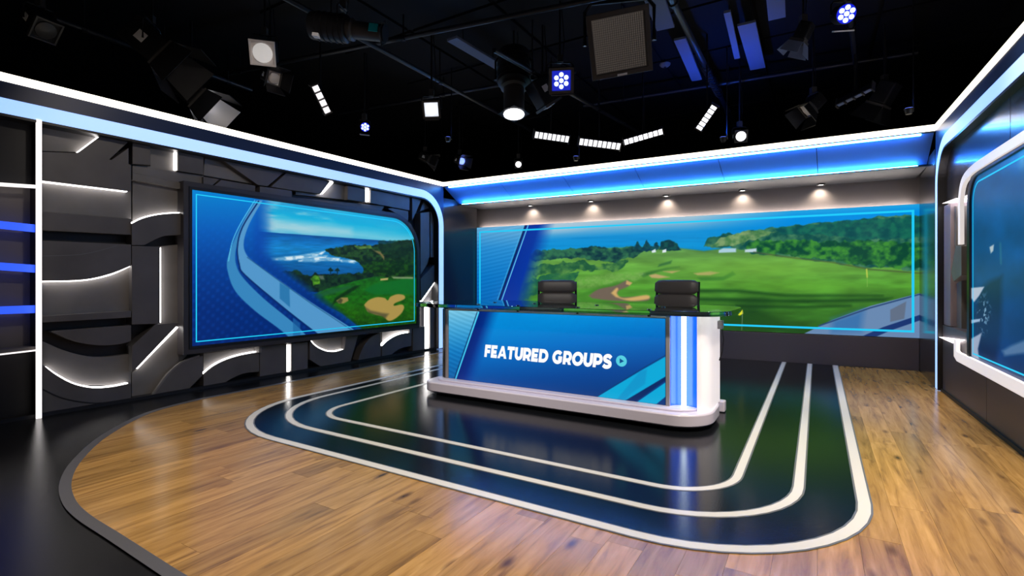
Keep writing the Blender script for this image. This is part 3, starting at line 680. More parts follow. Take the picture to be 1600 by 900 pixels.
    q.poly(m((700, 700), (740, 725), (810, 740), (850, 745), (830, 775), (800, 758), (730, 740)), (84, 82, 58), 4, .8)
    q.mix((60, 120, 20), np.clip(fbm(X / 2.2, Y / 4, 105) - .55, 0, 1) * 2.2 * np.clip((Y - 470) / 20, 0, 1) * (q.C[..., 1] > q.C[..., 0] * 1.5))
    p.C = base * (1 - pic[..., None]) + q.C * pic[..., None]
    inner = np.clip((X - 392) / 30, 0, 1) * np.clip((440 - X) / 40, 0, 1) * np.clip((420 - Y) / 30, 0, 1)
    p.mix((0, 48, 160), inner * .75 * (1 - np.clip((X - 408) / 24, 0, 1)))
    # two steel blue rails sweeping down to the right
    def b(*a): return [(280 + x / 2.727, 250 + y / 2.727) for x, y in a]
    railA = cv(*b((330, 172), (290, 230), (240, 330), (206, 420), (208, 480), (240, 560), (320, 640), (420, 715), (480, 765), (560, 830)), n=6)
    railAi = cv(*b((348, 172), (310, 230), (262, 320), (240, 390), (244, 450), (275, 505), (360, 590), (470, 680), (520, 725), (620, 830)), n=6)
    p.poly(railA + railAi[::-1], (64, 142, 194), 1.4)
    outB = cv(*b((356, 172), (300, 270), (275, 350), (285, 400), (320, 435), (430, 515), (560, 605), (740, 720), (860, 800)), n=6)
    inB = cv(*b((330, 172), (268, 280), (248, 370), (256, 440), (280, 490), (360, 560), (470, 650), (590, 745), (680, 820)), n=6)
    p.poly(outB + inB[::-1], (92, 158, 206), 1.4)
    p.line(cv(*b((338, 176), (270, 285), (248, 370), (256, 445), (282, 492), (470, 650), (620, 765))), 2.2, (0, 44, 110), 1.0)
    p.line(cv(*b((322, 172), (262, 270), (226, 350), (210, 430))), 1.2, (110, 210, 240), 1)
    p.poly(b((428, 522), (470, 548), (472, 628), (428, 590)), (40, 120, 172), 1.5, .8); p.poly(b((485, 672), (515, 695), (518, 760), (485, 760)), (36, 110, 168), 1.5, .7)
    p.line(b((290, 415), (430, 518), (560, 610), (740, 728)), 1.4, (30, 84, 128), 1, .7)
    p.C = 255 * (np.clip(p.C, 0, 255) / 255) ** 1.12

def paint_desk(p):
    X, Y = p.X, p.Y
    p.C = grad((Y - 488) / 145 + (X - 870) / 1400, [(0, (0, 150, 222)), (.35, (0, 112, 198)), (.7, (0, 70, 150)), (1, (0, 52, 120))])
    p.mix((0, 128, 210), np.clip(1 - np.hypot((X - 800) / 90, (Y - 500) / 40), 0, 1) * .6)
    xe = 748 - (Y - 488) * .345
    p.mix(grad((X - xe) / 40, [(0, (0, 34, 118)), (.5, (0, 50, 140)), (1, (0, 96, 180))]), np.clip((xe + 34 - X) / 22, 0, 1))
    wv = np.sin(Y * .9 - X * .35 + 2 * np.sin(X * .05)) * 8
    p.mix(grad((Y - 485) / 110, [(0, (120, 196, 226)), (.3, (60, 160, 212)), (.6, (10, 120, 190)), (1, (0, 92, 160))]) + wv[..., None], np.clip((xe - X) / 1, 0, 1))
    p.line([(748, 488), (711, 595)], 1.8, (70, 210, 245), 1); p.line([(745.5, 488), (708.5, 595)], 1.2, (4, 40, 90), 1)
    p.poly([(930, 622), (1000, 580), (1042, 556), (1042, 588), (975, 628)], (0, 168, 216), 1.2)
    p.poly([(1000, 580), (1011, 577), (1008, 600), (985, 616), (975, 628), (962, 626)], (10, 138, 196), 3, .6)
    p.poly([(975, 627), (1042, 587), (1042, 593), (990, 629)], (0, 40, 100), 1.2)
    p.poly([(994, 629), (1042, 596), (1042, 618), (1020, 636)], (0, 168, 216), 1.2); p.line([(930, 621), (1000, 578), (1042, 554)], 1.5, (0, 60, 120), 1.2)

def paint_right(p):
    X, Y = p.X, p.Y
    p.C = grad((Y - 240) / 360, [(0, (6, 88, 138)), (.3, (6, 76, 134)), (.6, (4, 56, 112)), (1, (6, 48, 98))])
    p.C = p.C * (.8 + .45 * fbm(X / 30, Y / 40, 121))[..., None]
    p.mix((120, 170, 190), np.clip(1 - np.hypot((X - 1597) / 10, (Y - 250) / 22), 0, 1) * .6)
    p.poly([(1530, 455), (1545, 440), (1566, 430), (1564, 520), (1556, 570), (1530, 548), (1520, 500)], (4, 26, 62), 10, .7)
    sp = (fbm(X / 2.5, Y / 4, 131) > .63); p.mix((120, 160, 190), sp * np.clip(1 - np.hypot((X - 1537) / 14, (Y - 490) / 40), 0, 1) * 1.2)
    p.poly([(1516, 450), (1538, 448), (1530, 462), (1522, 472), (1516, 464)], (176, 186, 206), 2); p.poly([(1516, 500), (1532, 498), (1531, 502), (1516, 506)], (150, 176, 206), 1.5)
    p.poly([(1516, 530), (1534, 520), (1528, 545), (1530, 562), (1516, 556)], (168, 178, 200), 2.5, .9)
    p.poly([(1546, 386), (1553, 382), (1552, 392), (1548, 396)], (190, 200, 206), 2, .9); p.line([(1563, 380), (1564, 412)], 2.5, (60, 120, 140), 3, .6)
    p.poly([(1566, 548), (1580, 540), (1600, 532), (1625, 528), (1625, 545), (1600, 552), (1570, 556)], (110, 140, 176), 6, .7)

# --- back video wall
vb = walled('video_wall', 'wide video wall showing a green golf course by a blue sea', 'screen', BK)
sa, za = BK.hit(1437, 316.5); sb = 5.60
MB().box(-1.176, 5.60, -.055, -.006, .432, 2.212).build('cabinet', M_BEZEL, vb)
disp = display('display', vb, BK, 5.60, -1.176, .435, 2.21, 0.0, 760, 210, paint_back)
def outline(pts, wd, W, d, parent, m=M_CYAN, closed=True): return ribbon(pts, wd, wfn, d, d + .001, closed).build('border_line', m, parent)
s1, zt = BK.hit(1426.5, 329.5); _, zb = BK.hit(1426.5, 518); s0_, _ = BK.hit(750, 400)
outline([(s0_, zb), (s0_, zt), (s1, zt), (s1, zb)], .028, BK, .002, disp)
# --- left wall screen
vl = walled('wall_screen', 'large screen with one rounded corner showing a coastal golf hole, on the dark relief wall', 'screen', LW)
so = LW.hits([(300, 298.5), (603, 337.5)], 0); s_l, z_t = so[0]; s_r = LW.hit(650.5, 450, 0)[0]; z_b = LW.hit(301, 541, 0)[1]
z_t = (so[0][1] + so[1][1]) / 2; RC = .52
def lrect(e): return [(s_l + e, z_b - e), (s_l + e, z_t + e)] + [(s_r + RC - (RC + e) * math.sin(a), z_t - RC + (RC + e) * math.cos(a)) for a in [i * math.pi / 2 / 12 for i in range(13)]] + [(s_r - e, z_b - e)]
MB().prism(lrect(.03), wfn, -.1, -.012).build('cabinet', M_BEZEL, vl)
ring = lrect(.0); MB().strip(ring, lrect(.03), wfn, -.012, .006, True).build('bezel', M_BEZEL, vl)
MB().strip(lrect(.031), lrect(.085), wfn, -.19, .0, True).build('frame', mat('gunmetal_frame', (.05, .045, .05), .35), vl, .004)
def keepL(Sg, Zg):
    out = (Sg < s_r + RC) & (Zg > z_t - RC); return ~(out & (np.hypot(Sg - s_r - RC, Zg - z_t + RC) > RC + .006))
displ = display('display', vl, LW, s_l, s_r, z_b, z_t, -.004, 420, 270, paint_left, keepL)
outline(lrect(-.045), .012, LW, -.0025, displ)
# --- right wall screen
vr = walled('wall_screen', 'tall rounded screen in a white lit surround on the right wall', 'screen', RW)
sr1 = RW.hit(1517, 440, .0)[0]; zr_t = RW.hit(1600, 232, 0)[1]; zr_b = RW.hit(1600, 598, 0)[1]; sr0 = -4.2; RR = .22
def rrx(e): return [(sr0 - e, zr_b - e), (sr0 - e, zr_t + e)] + [(sr1 - RR + (RR + e) * math.sin(a), zr_t - RR + (RR + e) * math.cos(a)) for a in [i * math.pi / 2 / 10 for i in range(11)]] + [(sr1 + e, zr_b - e)]
MB().prism(rrx(.02), wfn, -.2, -.012).build('cabinet', M_BEZEL, vr)
MB().strip(rrx(0.0), rrx(.075), wfn, -.2, .012, True).build('bezel', M_BEZEL, vr, .006)
def keepR(Sg, Zg): return ~((Sg > sr1 - RR) & (Zg > zr_t - RR) & (np.hypot(Sg - sr1 + RR, Zg - zr_t + RR) > RR + .006))
dispr = display('display', vr, RW, sr1, sr0, zr_b, zr_t, -.004, 420, 260, paint_right, keepR)
outline(rrx(-.05), .012, RW, -.0025, dispr)
# ---------------------------------------------------------------- anchor desk
DW = Wall((.30, 4.776), (-EY.x, -EY.y))
desk = walled('anchor_desk', 'curved white news desk with a blue screen front and dark glass top', 'desk', DW)
M_DESK = mat('white_lacquer', (.74, .70, .85), .3, coat=.2)
M_GREYTRIM = mat('grey_trim', (.3, .28, .3), .35)
def dfn(p, z): return (-p[0], -p[1], z)
base_o = rrect(-1.36, 1.50, -.19, .62, [.16, .30, .30, .16], 10)
MB().prism(rrect(-1.28, 1.42, -.11, .55, [.12, .24, .24, .12], 10), dfn, .0108, .045).build('toe_kick', M_BACKING, desk)
MB().prism(base_o, dfn, .045, .145).build('base', M_DESK, desk, .012, True)
MB().prism(rrect(-1.26, 1.40, -.10, .55, [.12, .22, .22, .12], 10), dfn, .1455, .163).build('base_step', M_DESK, desk, .005, True)
MB().box(-1.17, 1.17, -.5, -.012, .163, .895).build('body', M_BEZEL, desk)
for a, b, c, d in ((-1.172, -1.14, .163, .895), (1.14, 1.172, .163, .895), (-1.14, 1.14, .885, .9)):
    MB().box(a, b, -.02, .012, c, d).build('screen_trim', M_GREYTRIM, desk, .003)
scr = display('screen', desk, DW, 1.134, -1.134, .165, .882, .0, 430, 170, paint_desk)
# lettering on the screen: heavy italic capitals
def glyph(ch):
    q = []; T = .125
    st = lambda pts: q.append(('s', pts)); po = lambda pts: q.append(('p', pts))
    if ch in 'FE':
        st([(T, 0), (T, 1)]); st([(0, 1 - T), (.66, 1 - T)]); st([(0, .47), (.60, .47)]); w = .68
        if ch == 'E': st([(0, T), (.68, T)]); w = .72
    elif ch == 'A': po([(-.03, 0), (.24, 0), (.60, 1), (.36, 1)]); po([(1.0, 0), (.72, 0), (.36, 1), (.62, 1)]); po([(.16, .17), (.82, .17), (.76, .38), (.22, .38)]); w = .97
    elif ch == 'T': st([(.40, 0), (.40, 1)]); st([(0, 1 - T), (.80, 1 - T)]); w = .80
    elif ch == 'U': st([(T, 1), (T, .42)] + arc((.42, .415), .295, 180, 360, 10) + [(.715, 1)]); w = .84
    elif ch in 'RP':
        st([(T, 0), (T, 1)]); st([(0, 1 - T), (.42, 1 - T)] + arc((.42, .605), .27, 90, -90, 8) + [(0, .335)]); w = .80
        if ch == 'R': po([(.34, .34), (.60, .38), (.82, 0), (.53, 0)]); w = .83
    elif ch == 'D': st([(T, 0), (T, 1)]); st([(0, 1 - T), (.40, 1 - T)] + arc((.42, .5), .375, 90, -90, 10) + [(0, T)]); w = .90
    elif ch == 'O': st([(.50 + .40 * math.cos(a), .5 + .385 * math.sin(a)) for a in [i * math.pi / 12 for i in range(25)]]); w = 1.0
    elif ch == 'G': st([(.50 + .40 * math.cos(a), .5 + .385 * math.sin(a)) for a in [math.radians(42 + i * 276 / 18) for i in range(19)]]); st([(.79, .16), (.79, .54)]); st([(.55, .44), (.905, .44)]); w = .98
    elif ch == 'S': st(crom([(.70, .76), (.52, .885), (.30, .885), (.14, .76), (.20, .58), (.42, .50), (.62, .41), (.65, .22), (.48, .115), (.24, .115), (.06, .22)], 4)); w = .78
    else: w = .36
    return q, w
s_a, z_a = DW.hit(757, 557.5); z_cap = DW.hit(757, 538.5)[1] - z_a; s_b = DW.hit(957, 560)[0]
text = 'FEATURED GROUPS'; gap = .07
tot = sum(glyph(c)[1] + gap for c in text) - gap; kx = (abs(s_a - s_b) - .12 * z_cap) / tot; x = 0
M_TEXT = mat('display_white', (0, 0, 0), .5, emit=(1, 1, 1), strength=1)
tx = MB()
for ch in text:
    q, wd = glyph(ch)
    fn = lambda p, d, x=x: (s_a - (x + p[0]) * kx - .12 * p[1] * z_cap, d, z_a + p[1] * z_cap)
    for k, pts in q:
        if k == 's': tx.strip(offs(pts, .142), offs(pts, -.142), fn, .0015, .0022)
        else: tx.prism(pts, fn, .0015, .0022)
    x += wd + gap
tag(tx.build('lettering', M_TEXT, scr), 'bold white italic capitals reading FEATURED GROUPS')
ci = DW.hit(971, 564); rr = .0485
MB().prism([(ci[0] + rr * math.cos(a), ci[1] + rr * math.sin(a)) for a in [i * math.pi / 14 for i in range(28)]], wfn, .0015, .0022).build('play_disc', mat('display_aqua', (0, 0, 0), .5, emit=lin(84, 206, 226), strength=1), scr)
MB().prism([(ci[0] + .015, ci[1] + .022), (ci[0] + .015, ci[1] - .022), (ci[0] - .024, ci[1])], wfn, .0024, .003).build('play_arrow', mat('display_navy', (0, 0, 0), .5, emit=lin(0, 74, 140), strength=1), scr)
# lit ends: blue recess with a white tube, then a white lit wrap
M_ACRYL = mat('backlit_white_acrylic', (.85, .85, .88), .3, emit=(1, .9, .93), strength=.5)
M_ACRYLB = mat('backlit_blue_acrylic', (.01, .06, .5), .2, emit=(.0, .13, .95), strength=.9, coat=.3)
for sg in (1, -1):
    if sg < 0:
        P = crom([(-1.175, .012), (-1.20, .03), (-1.22, .08), (-1.225, .5)], 5)
        MB().strip(P, offs(P, .02), dfn, .164, .895).build('side_panel', M_DARKGLOSS, desk, 0, True); continue
    x0 = 1.175 if sg > 0 else 1.175; x1 = 1.37 if sg > 0 else 1.25
    P = crom([(sg * x0, .02), (sg * (x0 + .03), .06), (sg * (x0 + x1) / 2, .085), (sg * x1, .05)], 5)
    MB().strip(P, offs(P, .012 * sg), dfn, .164, .91).build('blue_end_panel', M_ACRYLB, desk, 0, True)
    xm = (x0 + x1) / 2
    MB().tube([(-sg * xm, -.045, .166), (-sg * xm, -.045, .908)], .020 if sg > 0 else .012, 10).build('light_tube', mat('tube_light', (.9, .9, .9), .5, emit=(.62, .8, 1), strength=5), desk, 0, True)
    if sg > 0:
        P = crom([(1.385, .0), (1.42, .0), (1.455, .035), (1.475, .10), (1.48, .22), (1.48, .5)], 5)
        MB().strip(P, offs(P, .02), dfn, .147, .912).build('white_end_panel', M_ACRYL, desk, 0, True)
        MB().box(-1.46, -1.17, -.5, -.47, .164, .91).build('end_back', M_GREYTRIM, desk)
# glass top on steel standoffs
M_GLASS = mat('smoked_glass', (.6, .88, .85), .02, trans=1.0, ior=1.5)
MB().prism(rrect(-1.64, 1.62, -.15, 1.05, [.3, .3, .3, .3], 10), dfn, .916, .954).build('glass_top', M_GLASS, desk, .003, True)
for xx, yy in ((-.75, .0), (-.28, .0), (.35, .0), (1.0, .0), (-.85, .46), (-.35, .46), (.35, .46), (1.0, .46)):
    MB().tube([(-xx, -yy, .896), (-xx, -yy, .9155)], .024, 12).build('standoff', M_STEEL, desk, 0, True)
    MB().tube([(-xx, -yy, .9545), (-xx, -yy, .961)], .02, 12).build('standoff_cap', M_STEEL, desk, 0, True)
MB().box(-1.42, 1.15, -.5, -.1, .8951, .8958).build('under_tray', M_BEZEL, desk)
MB().box(-1.53, -1.49, -.38, -.30, .79, .86).build('socket_box', M_GREYTRIM, desk, .004)
MB().tube([(-1.52, -.34, .79), (-1.535, -.33, .7), (-1.525, -.33, .6), (-1.5, -.34, .52)], .005, 6).build('cable', M_FIX, desk, 0, True)
MB().box(-1.50, -1.40, -.72, -.63, .012, .11).build('rear_foot', M_DESK, desk, .01)

# ---------------------------------------------------------------- chairs
M_LEATHER = mat('black_leather', (.07, .06, .057), .45, bump=(60, .15))
M_BASE = mat('polished_aluminium', (.5, .5, .52), .25, 1)
def chair(loc, rz, label):
    t = thing('office_chair', label, 'chair', loc, rz, 'chairs behind the anchor desk')   # local -Y is the side the sitter faces
    def pad(name, z0, z1, y0, y1, th, wd):
        n = 12; prof = [(math.cos(a), math.sin(a)) for a in [i * 2 * math.pi / 16 for i in range(16)]]; mb = MB(); rows = []
        sup = lambda c: math.copysign(abs(c) ** .55, c)
        v = []; f = []
        for i in range(n + 1):
            u = -1 + 2 * i / n; k = max(0.0, 1 - abs(u) ** 7) ** .5
            for c, s_ in prof:
                zz = (z0 + z1) / 2 + sup(s_) * (z1 - z0) / 2 * (.6 + .4 * k); yc = y0 + (y1 - y0) * (zz - z0) / (z1 - z0)
                v.append((u * wd / 2, yc + sup(c) * th / 2 * (.35 + .65 * k), zz))
        for i in range(n):
            for k in range(16): f.append((i * 16 + k, i * 16 + (k + 1) % 16, (i + 1) * 16 + (k + 1) % 16, (i + 1) * 16 + k))
        f += [tuple(range(16))[::-1], tuple(range(n * 16, n * 16 + 16))]
        return mb.add(v, f).build(name, M_LEATHER, t, 0, True)
    pad('back_pad', 1.03, 1.205, .245, .27, .085, .53); pad('back_pad', .85, 1.035, .215, .245, .07, .525); pad('back_pad', .69, .855, .20, .215, .07, .52)
    for y in (-.2, -.02, .14):
        mb = MB(); pts = rrect(-.25, .25, y - .085, y + .085, .03, 4); mb.prism(pts, ffn, .585, .65).build('seat_pad', M_LEATHER, t, .02, True)
    for sx in (-1, 1):
        MB().tube([(sx * .262, -.27, .60), (sx * .262, .10, .585), (sx * .262, .20, .63), (sx * .258, .25, .74), (sx * .255, .31, 1.18)], .016, 8).build('side_rail', M_FIX, t, 0, True)
        MB().tube([(sx * .275, .24, .80), (sx * .30, .10, .82), (sx * .30, -.10, .81), (sx * .29, -.16, .74), (sx * .27, -.1, .60)], .013, 8).build('armrest', M_FIX, t, 0, True)
    MB().tube([(0, 0, .13), (0, 0, .36), (0, 0, .3601), (0, 0, .58)], [.03, .03, .02, .02], 12).build('gas_column', M_BASE, t, 0, True)
    MB().box(-.14, .14, -.12, .12, .56, .584).build('seat_plate', M_FIX, t, .005)
    for k in range(5):
        a = k * 2 * math.pi / 5 + .3; c, s_ = math.cos(a), math.sin(a)
        MB().tube([(c * .02, s_ * .02, .14), (c * .18, s_ * .18, .115), (c * .32, s_ * .32, .085)], [.028, .022, .015], 8).build('base_arm', M_BASE, t, 0, True)
        cst = MB().tube([(c * .32 - s_ * .02, s_ * .32 + c * .02, .0405), (c * .32 + s_ * .02, s_ * .32 - c * .02, .0405)], .03, 12).build('caster', M_FIX, t, 0, True)
    return t
chair((.60, 6.75, .0), math.radians(-6), 'black padded leather office chair behind the middle of the desk, squarely facing front')
chair((1.84, 5.95, .0), math.radians(-38), 'black padded leather office chair turned aside, behind the right end of the desk')

# ---------------------------------------------------------------- ceiling and studio shell
ceil = MB().box(-9, 9, -3, 18, 4.36, 4.45).build('ceiling', M_CEIL); tag(ceil, 'black studio ceiling with dark panels', None, None, 'structure')
for nm, b in (('wall_far', (-9, 9, 17.9, 18)), ('wall_outer_left', (-9.1, -9, -3, 18)), ('wall_outer_right', (9, 9.1, -3, 18)), ('wall_rear', (-9, 9, -3.1, -3))):
    o = MB().box(*b, 0, 4.36).build(nm, M_CEIL); tag(o, 'black studio wall', None, None, 'structure')
me_tile = None; rzE = math.atan2(EX.y, EX.x)
for i in range(-4, 7):
    for j in range(2, 10):
        p = from_desk((i * 1.25, j * 1.25 + .4))
        if not (-8 < p[0] < 8.2 and 1 < p[1] < 14): continue
        if me_tile is None:
            o = MB().box(-.60, .60, -.60, .60, 4.325, 4.359).build('ceiling_panel', M_CEIL2, ceil); me_tile = o.data
        else: o = link('ceiling_panel', me_tile, M_CEIL2, ceil)
        o.location = (p[0], p[1], 0); o.rotation_euler = (0, 0, rzE)
def pipe(a, b, r, label, m=M_PIPE):
    a = Vector(a); b = Vector(b); t = thing('lighting_pipe', label, 'pipe', a, 0, 'lighting grid pipes')
    d = b - a
    MB().tube([(0, 0, 0), d], r, 10).build('pipe_run', m, t, 0, True)
    for k in (.15, .5, .85):
        q = d * k; MB().tube([q + Vector((0, 0, r)), (q.x, q.y, 4.327 - a.z)], .009, 6).build('hanger_rod', M_FIX, t)
        MB().tube([q - d.normalized() * .025, q + d.normalized() * .025], r * 1.35, 10).build('clamp', M_FIX, t)
    return t
def seg(x0, y0, x1, y1, z, k0=0.0, k1=0.0):
    a, b = at(x0, y0, z), at(x1, y1, z); d = b - a; return a - d * k0, b + d * k1
pipe(*seg(590, 75, 790, 183, 3.9, .5, .3), .028, 'bluish pipe running deep over the left half of the desk, left of the grid')
pipe(*seg(1050, 0, 1135, 170, 3.95, .2, .25), .036, 'blue lit pipe with a coiled cable, right of the square soft light')
pipe(*seg(845, 120, 1000, 208, 3.7, .3, .3), .026, 'thin pipe carrying the row of bright bar lights')
pipe(*seg(380, 110, 800, 25, 4.05, .3, .6), .028, 'cross pipe nearest the camera, above the left screen')
pipe(*seg(965, 157, 1290, 105, 4.06, .2, .35), .026, 'cross pipe behind the square soft light')
pipe(*seg(600, 165, 900, 112, 4.05, .3, .0), .024, 'cross pipe over the back of the left wall')
pipe(*seg(170, 60, 330, 118, 3.9, .5, .5), .03, 'dark pipe above the left header')
pipe(*seg(1330, 40, 1345, 175, 3.95, .2, .2), .026, 'dark pipe carrying the round blue light')
cc = seg(1050, 0, 1135, 170, 3.95)
coil = [cc[0].lerp(cc[1], .45 + .35 * i / 96) + Vector((.06 * math.cos(i * .8), 0, .06 * math.sin(i * .8))) for i in range(97)]
tag(MB().tube([c - coil[0] for c in coil], .008, 6).build('coiled_cable', M_FIX), 'black cable coiled round the blue lit pipe', 'cable').location = coil[0]
for k, (x0, y0, x1, y1, wd, lb) in enumerate([(1062, 62, 1089, 126, .14, 'blue lit ceiling baffle just right of the square soft light'), (1166, 38, 1184, 108, .19, 'broad blue lit ceiling baffle right of the coiled cable'), (1000, -60, 1040, 46, .2, 'blue lit ceiling baffle at the top edge above the square soft light'), (706, 62, 784, 108, .16, 'dim blue ceiling baffle left of the hanging spotlight'), (1136, 20, 1152, 92, .07, 'narrow blue ceiling baffle between the two broad ones'), (1210, -30, 1214, 30, .17, 'dim baffle at the top edge left of the round blue light')]):
    a, b = seg(x0, y0, x1, y1, 4.12); d = b - a; L = d.length
    t = thing('ceiling_baffle', lb, 'baffle', a, math.atan2(d.y, d.x), 'ceiling baffles')
    MB().box(0, L, -wd / 2, wd / 2, 0, .03).build('board', M_BAFFLE, t, .003)
    for q in (.2, .8): MB().tube([(L * q, 0, .03), (L * q, 0, .205)], .006, 6).build('hanger_rod', M_FIX, t)
sp = at(1039, 100, 4.326); t = thing('smoke_detector', 'small pale round smoke detector on the ceiling', 'smoke detector', (sp.x, sp.y, 4.28))
MB().tube([(0, 0, -.0), (0, 0, .015), (0, 0, .03), (0, 0, .0445)], [.035, .06, .075, .08], 16).build('cover', M_WALLGREY, t, 0, True); MB().tube([(0, 0, -.006), (0, 0, .0)], .02, 10).build('sensor', M_FIX, t)

# ---------------------------------------------------------------- hanging lamps
def lampmat(name, col, s): return mat(name, (.8, .8, .8), .4, emit=col, strength=s)
M_LW = lampmat('lamp_white', (.95, .95, 1), 2.2); M_LB = lampmat('lamp_blue', (.12, .2, 1), 3.0); M_LBW = lampmat('lamp_blue_core', (.5, .65, 1), 2.6); M_LSQ = lampmat('lamp_square_white', (.9, .93, 1), .9); M_DEEP = mat('deep_blue_lens', (.01, .01, .1), .3, emit=(.01, .03, .8), strength=.6); M_LBAR = lampmat('lamp_bar_white', (.95, .95, 1), 1.6)
M_PALE = mat('pale_reflector', (.75, .72, .72), .35); M_CYGEL = mat('cyan_gel', (.0, .45, .6), .4); M_LABEL = mat('white_sticker', (.7, .7, .75), .5)
def rig(name, label, cat, x, y, z, aim, grid=3.95, group='hanging studio lights'):
    p = at(x, y, z); t = thing(name, label, cat, p, 0, group); a = Vector(aim).normalized()
    R = a.to_track_quat('Y', 'Z').to_matrix()
    return t, p, R
def hang(t, R, w, yb, p, top=4.32):
    """yoke round the head and a rod up to the ceiling"""
    side = R @ Vector((1, 0, 0)); s2 = Vector((side.x, side.y, 0)).normalized() * w; c = R @ Vector((0, yb, 0)); h = w * 1.25
    MB().tube([c - s2, c - s2 + Vector((0, 0, h * .8)), c - s2 * .8 + Vector((0, 0, h)), c + s2 * .8 + Vector((0, 0, h)), c + s2 + Vector((0, 0, h * .8)), c + s2], max(.008, w * .06), 6).build('yoke', M_FIX, t)
    MB().tube([c + Vector((0, 0, h)), (c.x, c.y, top - p.z)], .012, 8).build('hanger_rod', M_FIX, t)
    MB().box(-.03, .03, -.03, .03, 0, .08, None, c + Vector((0, 0, h))).build('clamp', M_FIX_GREY, t)
    MB().tube([c + Vector((.02, .02, h * .6)), c + Vector((.05, .03, h + .25)), c + Vector((.015, .03, top - p.z))], .006, 5).build('cable', M_FIX, t)
def hexspots(r): return [(0, 0)] + [(r * math.cos(math.radians(60 * k + 30)), r * math.sin(math.radians(60 * k + 30))) for k in range(6)]
def ring(r, n=14): return [(r * math.cos(2 * math.pi * i / n), r * math.sin(2 * math.pi * i / n)) for i in range(n)]
def lfn(p, d): return (p[0], d, p[1])
def square_led(x, y, z, size, aim, label, blue, roll=0):
    t, p, R = rig('square_led_light', label, 'light', x, y, z, aim); h = size / 2
    R = R @ Matrix.Rotation(math.radians(roll), 3, 'Y')
    MB().box(-h, h, -size * .8, -.01, -h, h).rot(R).build('housing', M_FIX, t, .006)
    fr = [(-h * 1.08, -h * 1.08), (h * 1.08, -h * 1.08), (h * 1.08, h * 1.08), (-h * 1.08, h * 1.08)]; fi = [(a * .78, b * .78) for a, b in fr]
    MB().strip(fr, fi, lfn, -.01, .025, True).rot(R).build('front_frame', M_FIX_GREY, t)
    MB().box(-h * .82, h * .82, -.01, 0, -h * .82, h * .82).rot(R).build('lens_plate', M_DEEP if blue else M_LSQ, t)
    for a, b in hexspots(h * .5):
        MB().prism([(a + u, b + v) for u, v in ring(h * .2, 10)], lfn, .001, .008).rot(R).build('led_lens', M_LBW if blue else M_PALE if 0 else M_LBW, t)
    MB().box(-h * .9, h * .9, -size * .5, .05, -h * 1.2, -h * 1.13).rot(R).build('lower_flap', M_FIX_GREY, t)
    hang(t, R, h * 1.2, -size * .4, p); return t, p, R
def par(x, y, z, r, aim, label):
    t, p, R = rig('round_led_light', label, 'light', x, y, z, aim)
    MB().tube([(0, -r * 1.6, 0), (0, -r * 1.2, 0), (0, .03, 0)], [r * .6, r, r * 1.05], 16).rot(R).build('housing', M_FIX, t, 0, True)
    MB().prism(ring(r * .98, 18), lfn, .031, .034).rot(R).build('lens_plate', mat('deep_blue_plate', (.01, .01, .1), .3, emit=(.0, .01, .8), strength=.9), t)
    for a, b in hexspots(r * .62):
        MB().prism([(a + u, b + v) for u, v in ring(r * .26, 10)], lfn, .035, .042).rot(R).build('led_lens', M_LBW, t)
    MB().box(-r, r, 0, .06, -r * 1.75, -r * 1.6).rot(R).build('label_plate', M_LABEL, t)
    hang(t, R, r * 1.15, -r * .6, p); return t, p, R
def bar_light(x, y, z, L, hgt, rollx, aim, label, n=8, m=M_LBAR):
    t, p, R = rig('bar_light', label, 'light', x, y, z, aim); R = R @ Matrix.Rotation(math.radians(-rollx), 3, 'Y')
    MB().box(-L / 2, L / 2, -.08, 0, -hgt / 2, hgt / 2).rot(R).build('housing', M_FIX, t, .004)
    c = L / n
    for k in range(n):
        a = -L / 2 + k * c
        MB().box(a + c * .1, a + c * .9, 0, .012, -hgt * .4, hgt * .4).rot(R).build('led_cell', m, t, .004)
        MB().box(a - c * .07, a + c * .07, 0, .03, -hgt * .5, hgt * .5).rot(R).build('divider', M_FIX_GREY, t)
    c0 = R @ Vector((0, -.05, 0)); MB().tube([c0, (c0.x, c0.y, 4.32 - p.z)], .011, 8).build('hanger_rod', M_FIX, t)
    for sx in (-1, 1):
        MB().box(sx * L / 2 - .008, sx * L / 2 + .008, -.1, .03, -hgt * .6, hgt * .6).rot(R).build('end_cap', M_FIX_GREY, t)
    return t, p, R
def profile_spot(x, y, z, L, r, aim, label, lit=True, gel=False):
    t, p, R = rig('profile_spotlight', label, 'light', x, y, z, aim)        # position is the lens end
    MB().tube([(0, -L, 0), (0, -L * .98, 0), (0, -L * .5, 0), (0, -L * .48, 0)], [r * .8, r * 1.25, r * 1.25, r], 16).rot(R).build('lamp_housing', M_FIX, t, 0, True)
    MB().tube([(0, -L * .5, 0), (0, -L * .42, 0), (0, -L * .4, 0), (0, -.02, 0), (0, 0, 0)], [r * .9, r * 1.02, r * .78, r * .78, r * .95], 16).rot(R).build('snout', M_FIX_GREY, t, 0, True)
    MB().prism(ring(r * .78, 20), lfn, .001, .012).rot(R).build('lens', M_LW if lit else M_FIX, t)
    MB().strip(ring(r * 1.2, 4), ring(r * .86, 4), lfn, -.012, .0, True).rot(R).build('gel_frame', M_FIX, t)
    for k in range(5): MB().tube([(0, -L * (.55 + .08 * k), 0), (0, -L * (.57 + .08 * k), 0)], r * 1.32, 16).rot(R).build('cooling_fin', M_FIX, t, 0, True)
    if gel: MB().box(r * .8, r * .9, -.12, -.03, -r * .3, r * .4).rot(R).build('cyan_tab', M_CYGEL, t)
    MB().box(r * .3, r * .9, -L * .9, -L * .82, -r * 1.0, -r * 1.3).rot(R).build('sticker', M_LABEL, t)
    hang(t, R, r * 1.4, -L * .55, p); return t, p, R
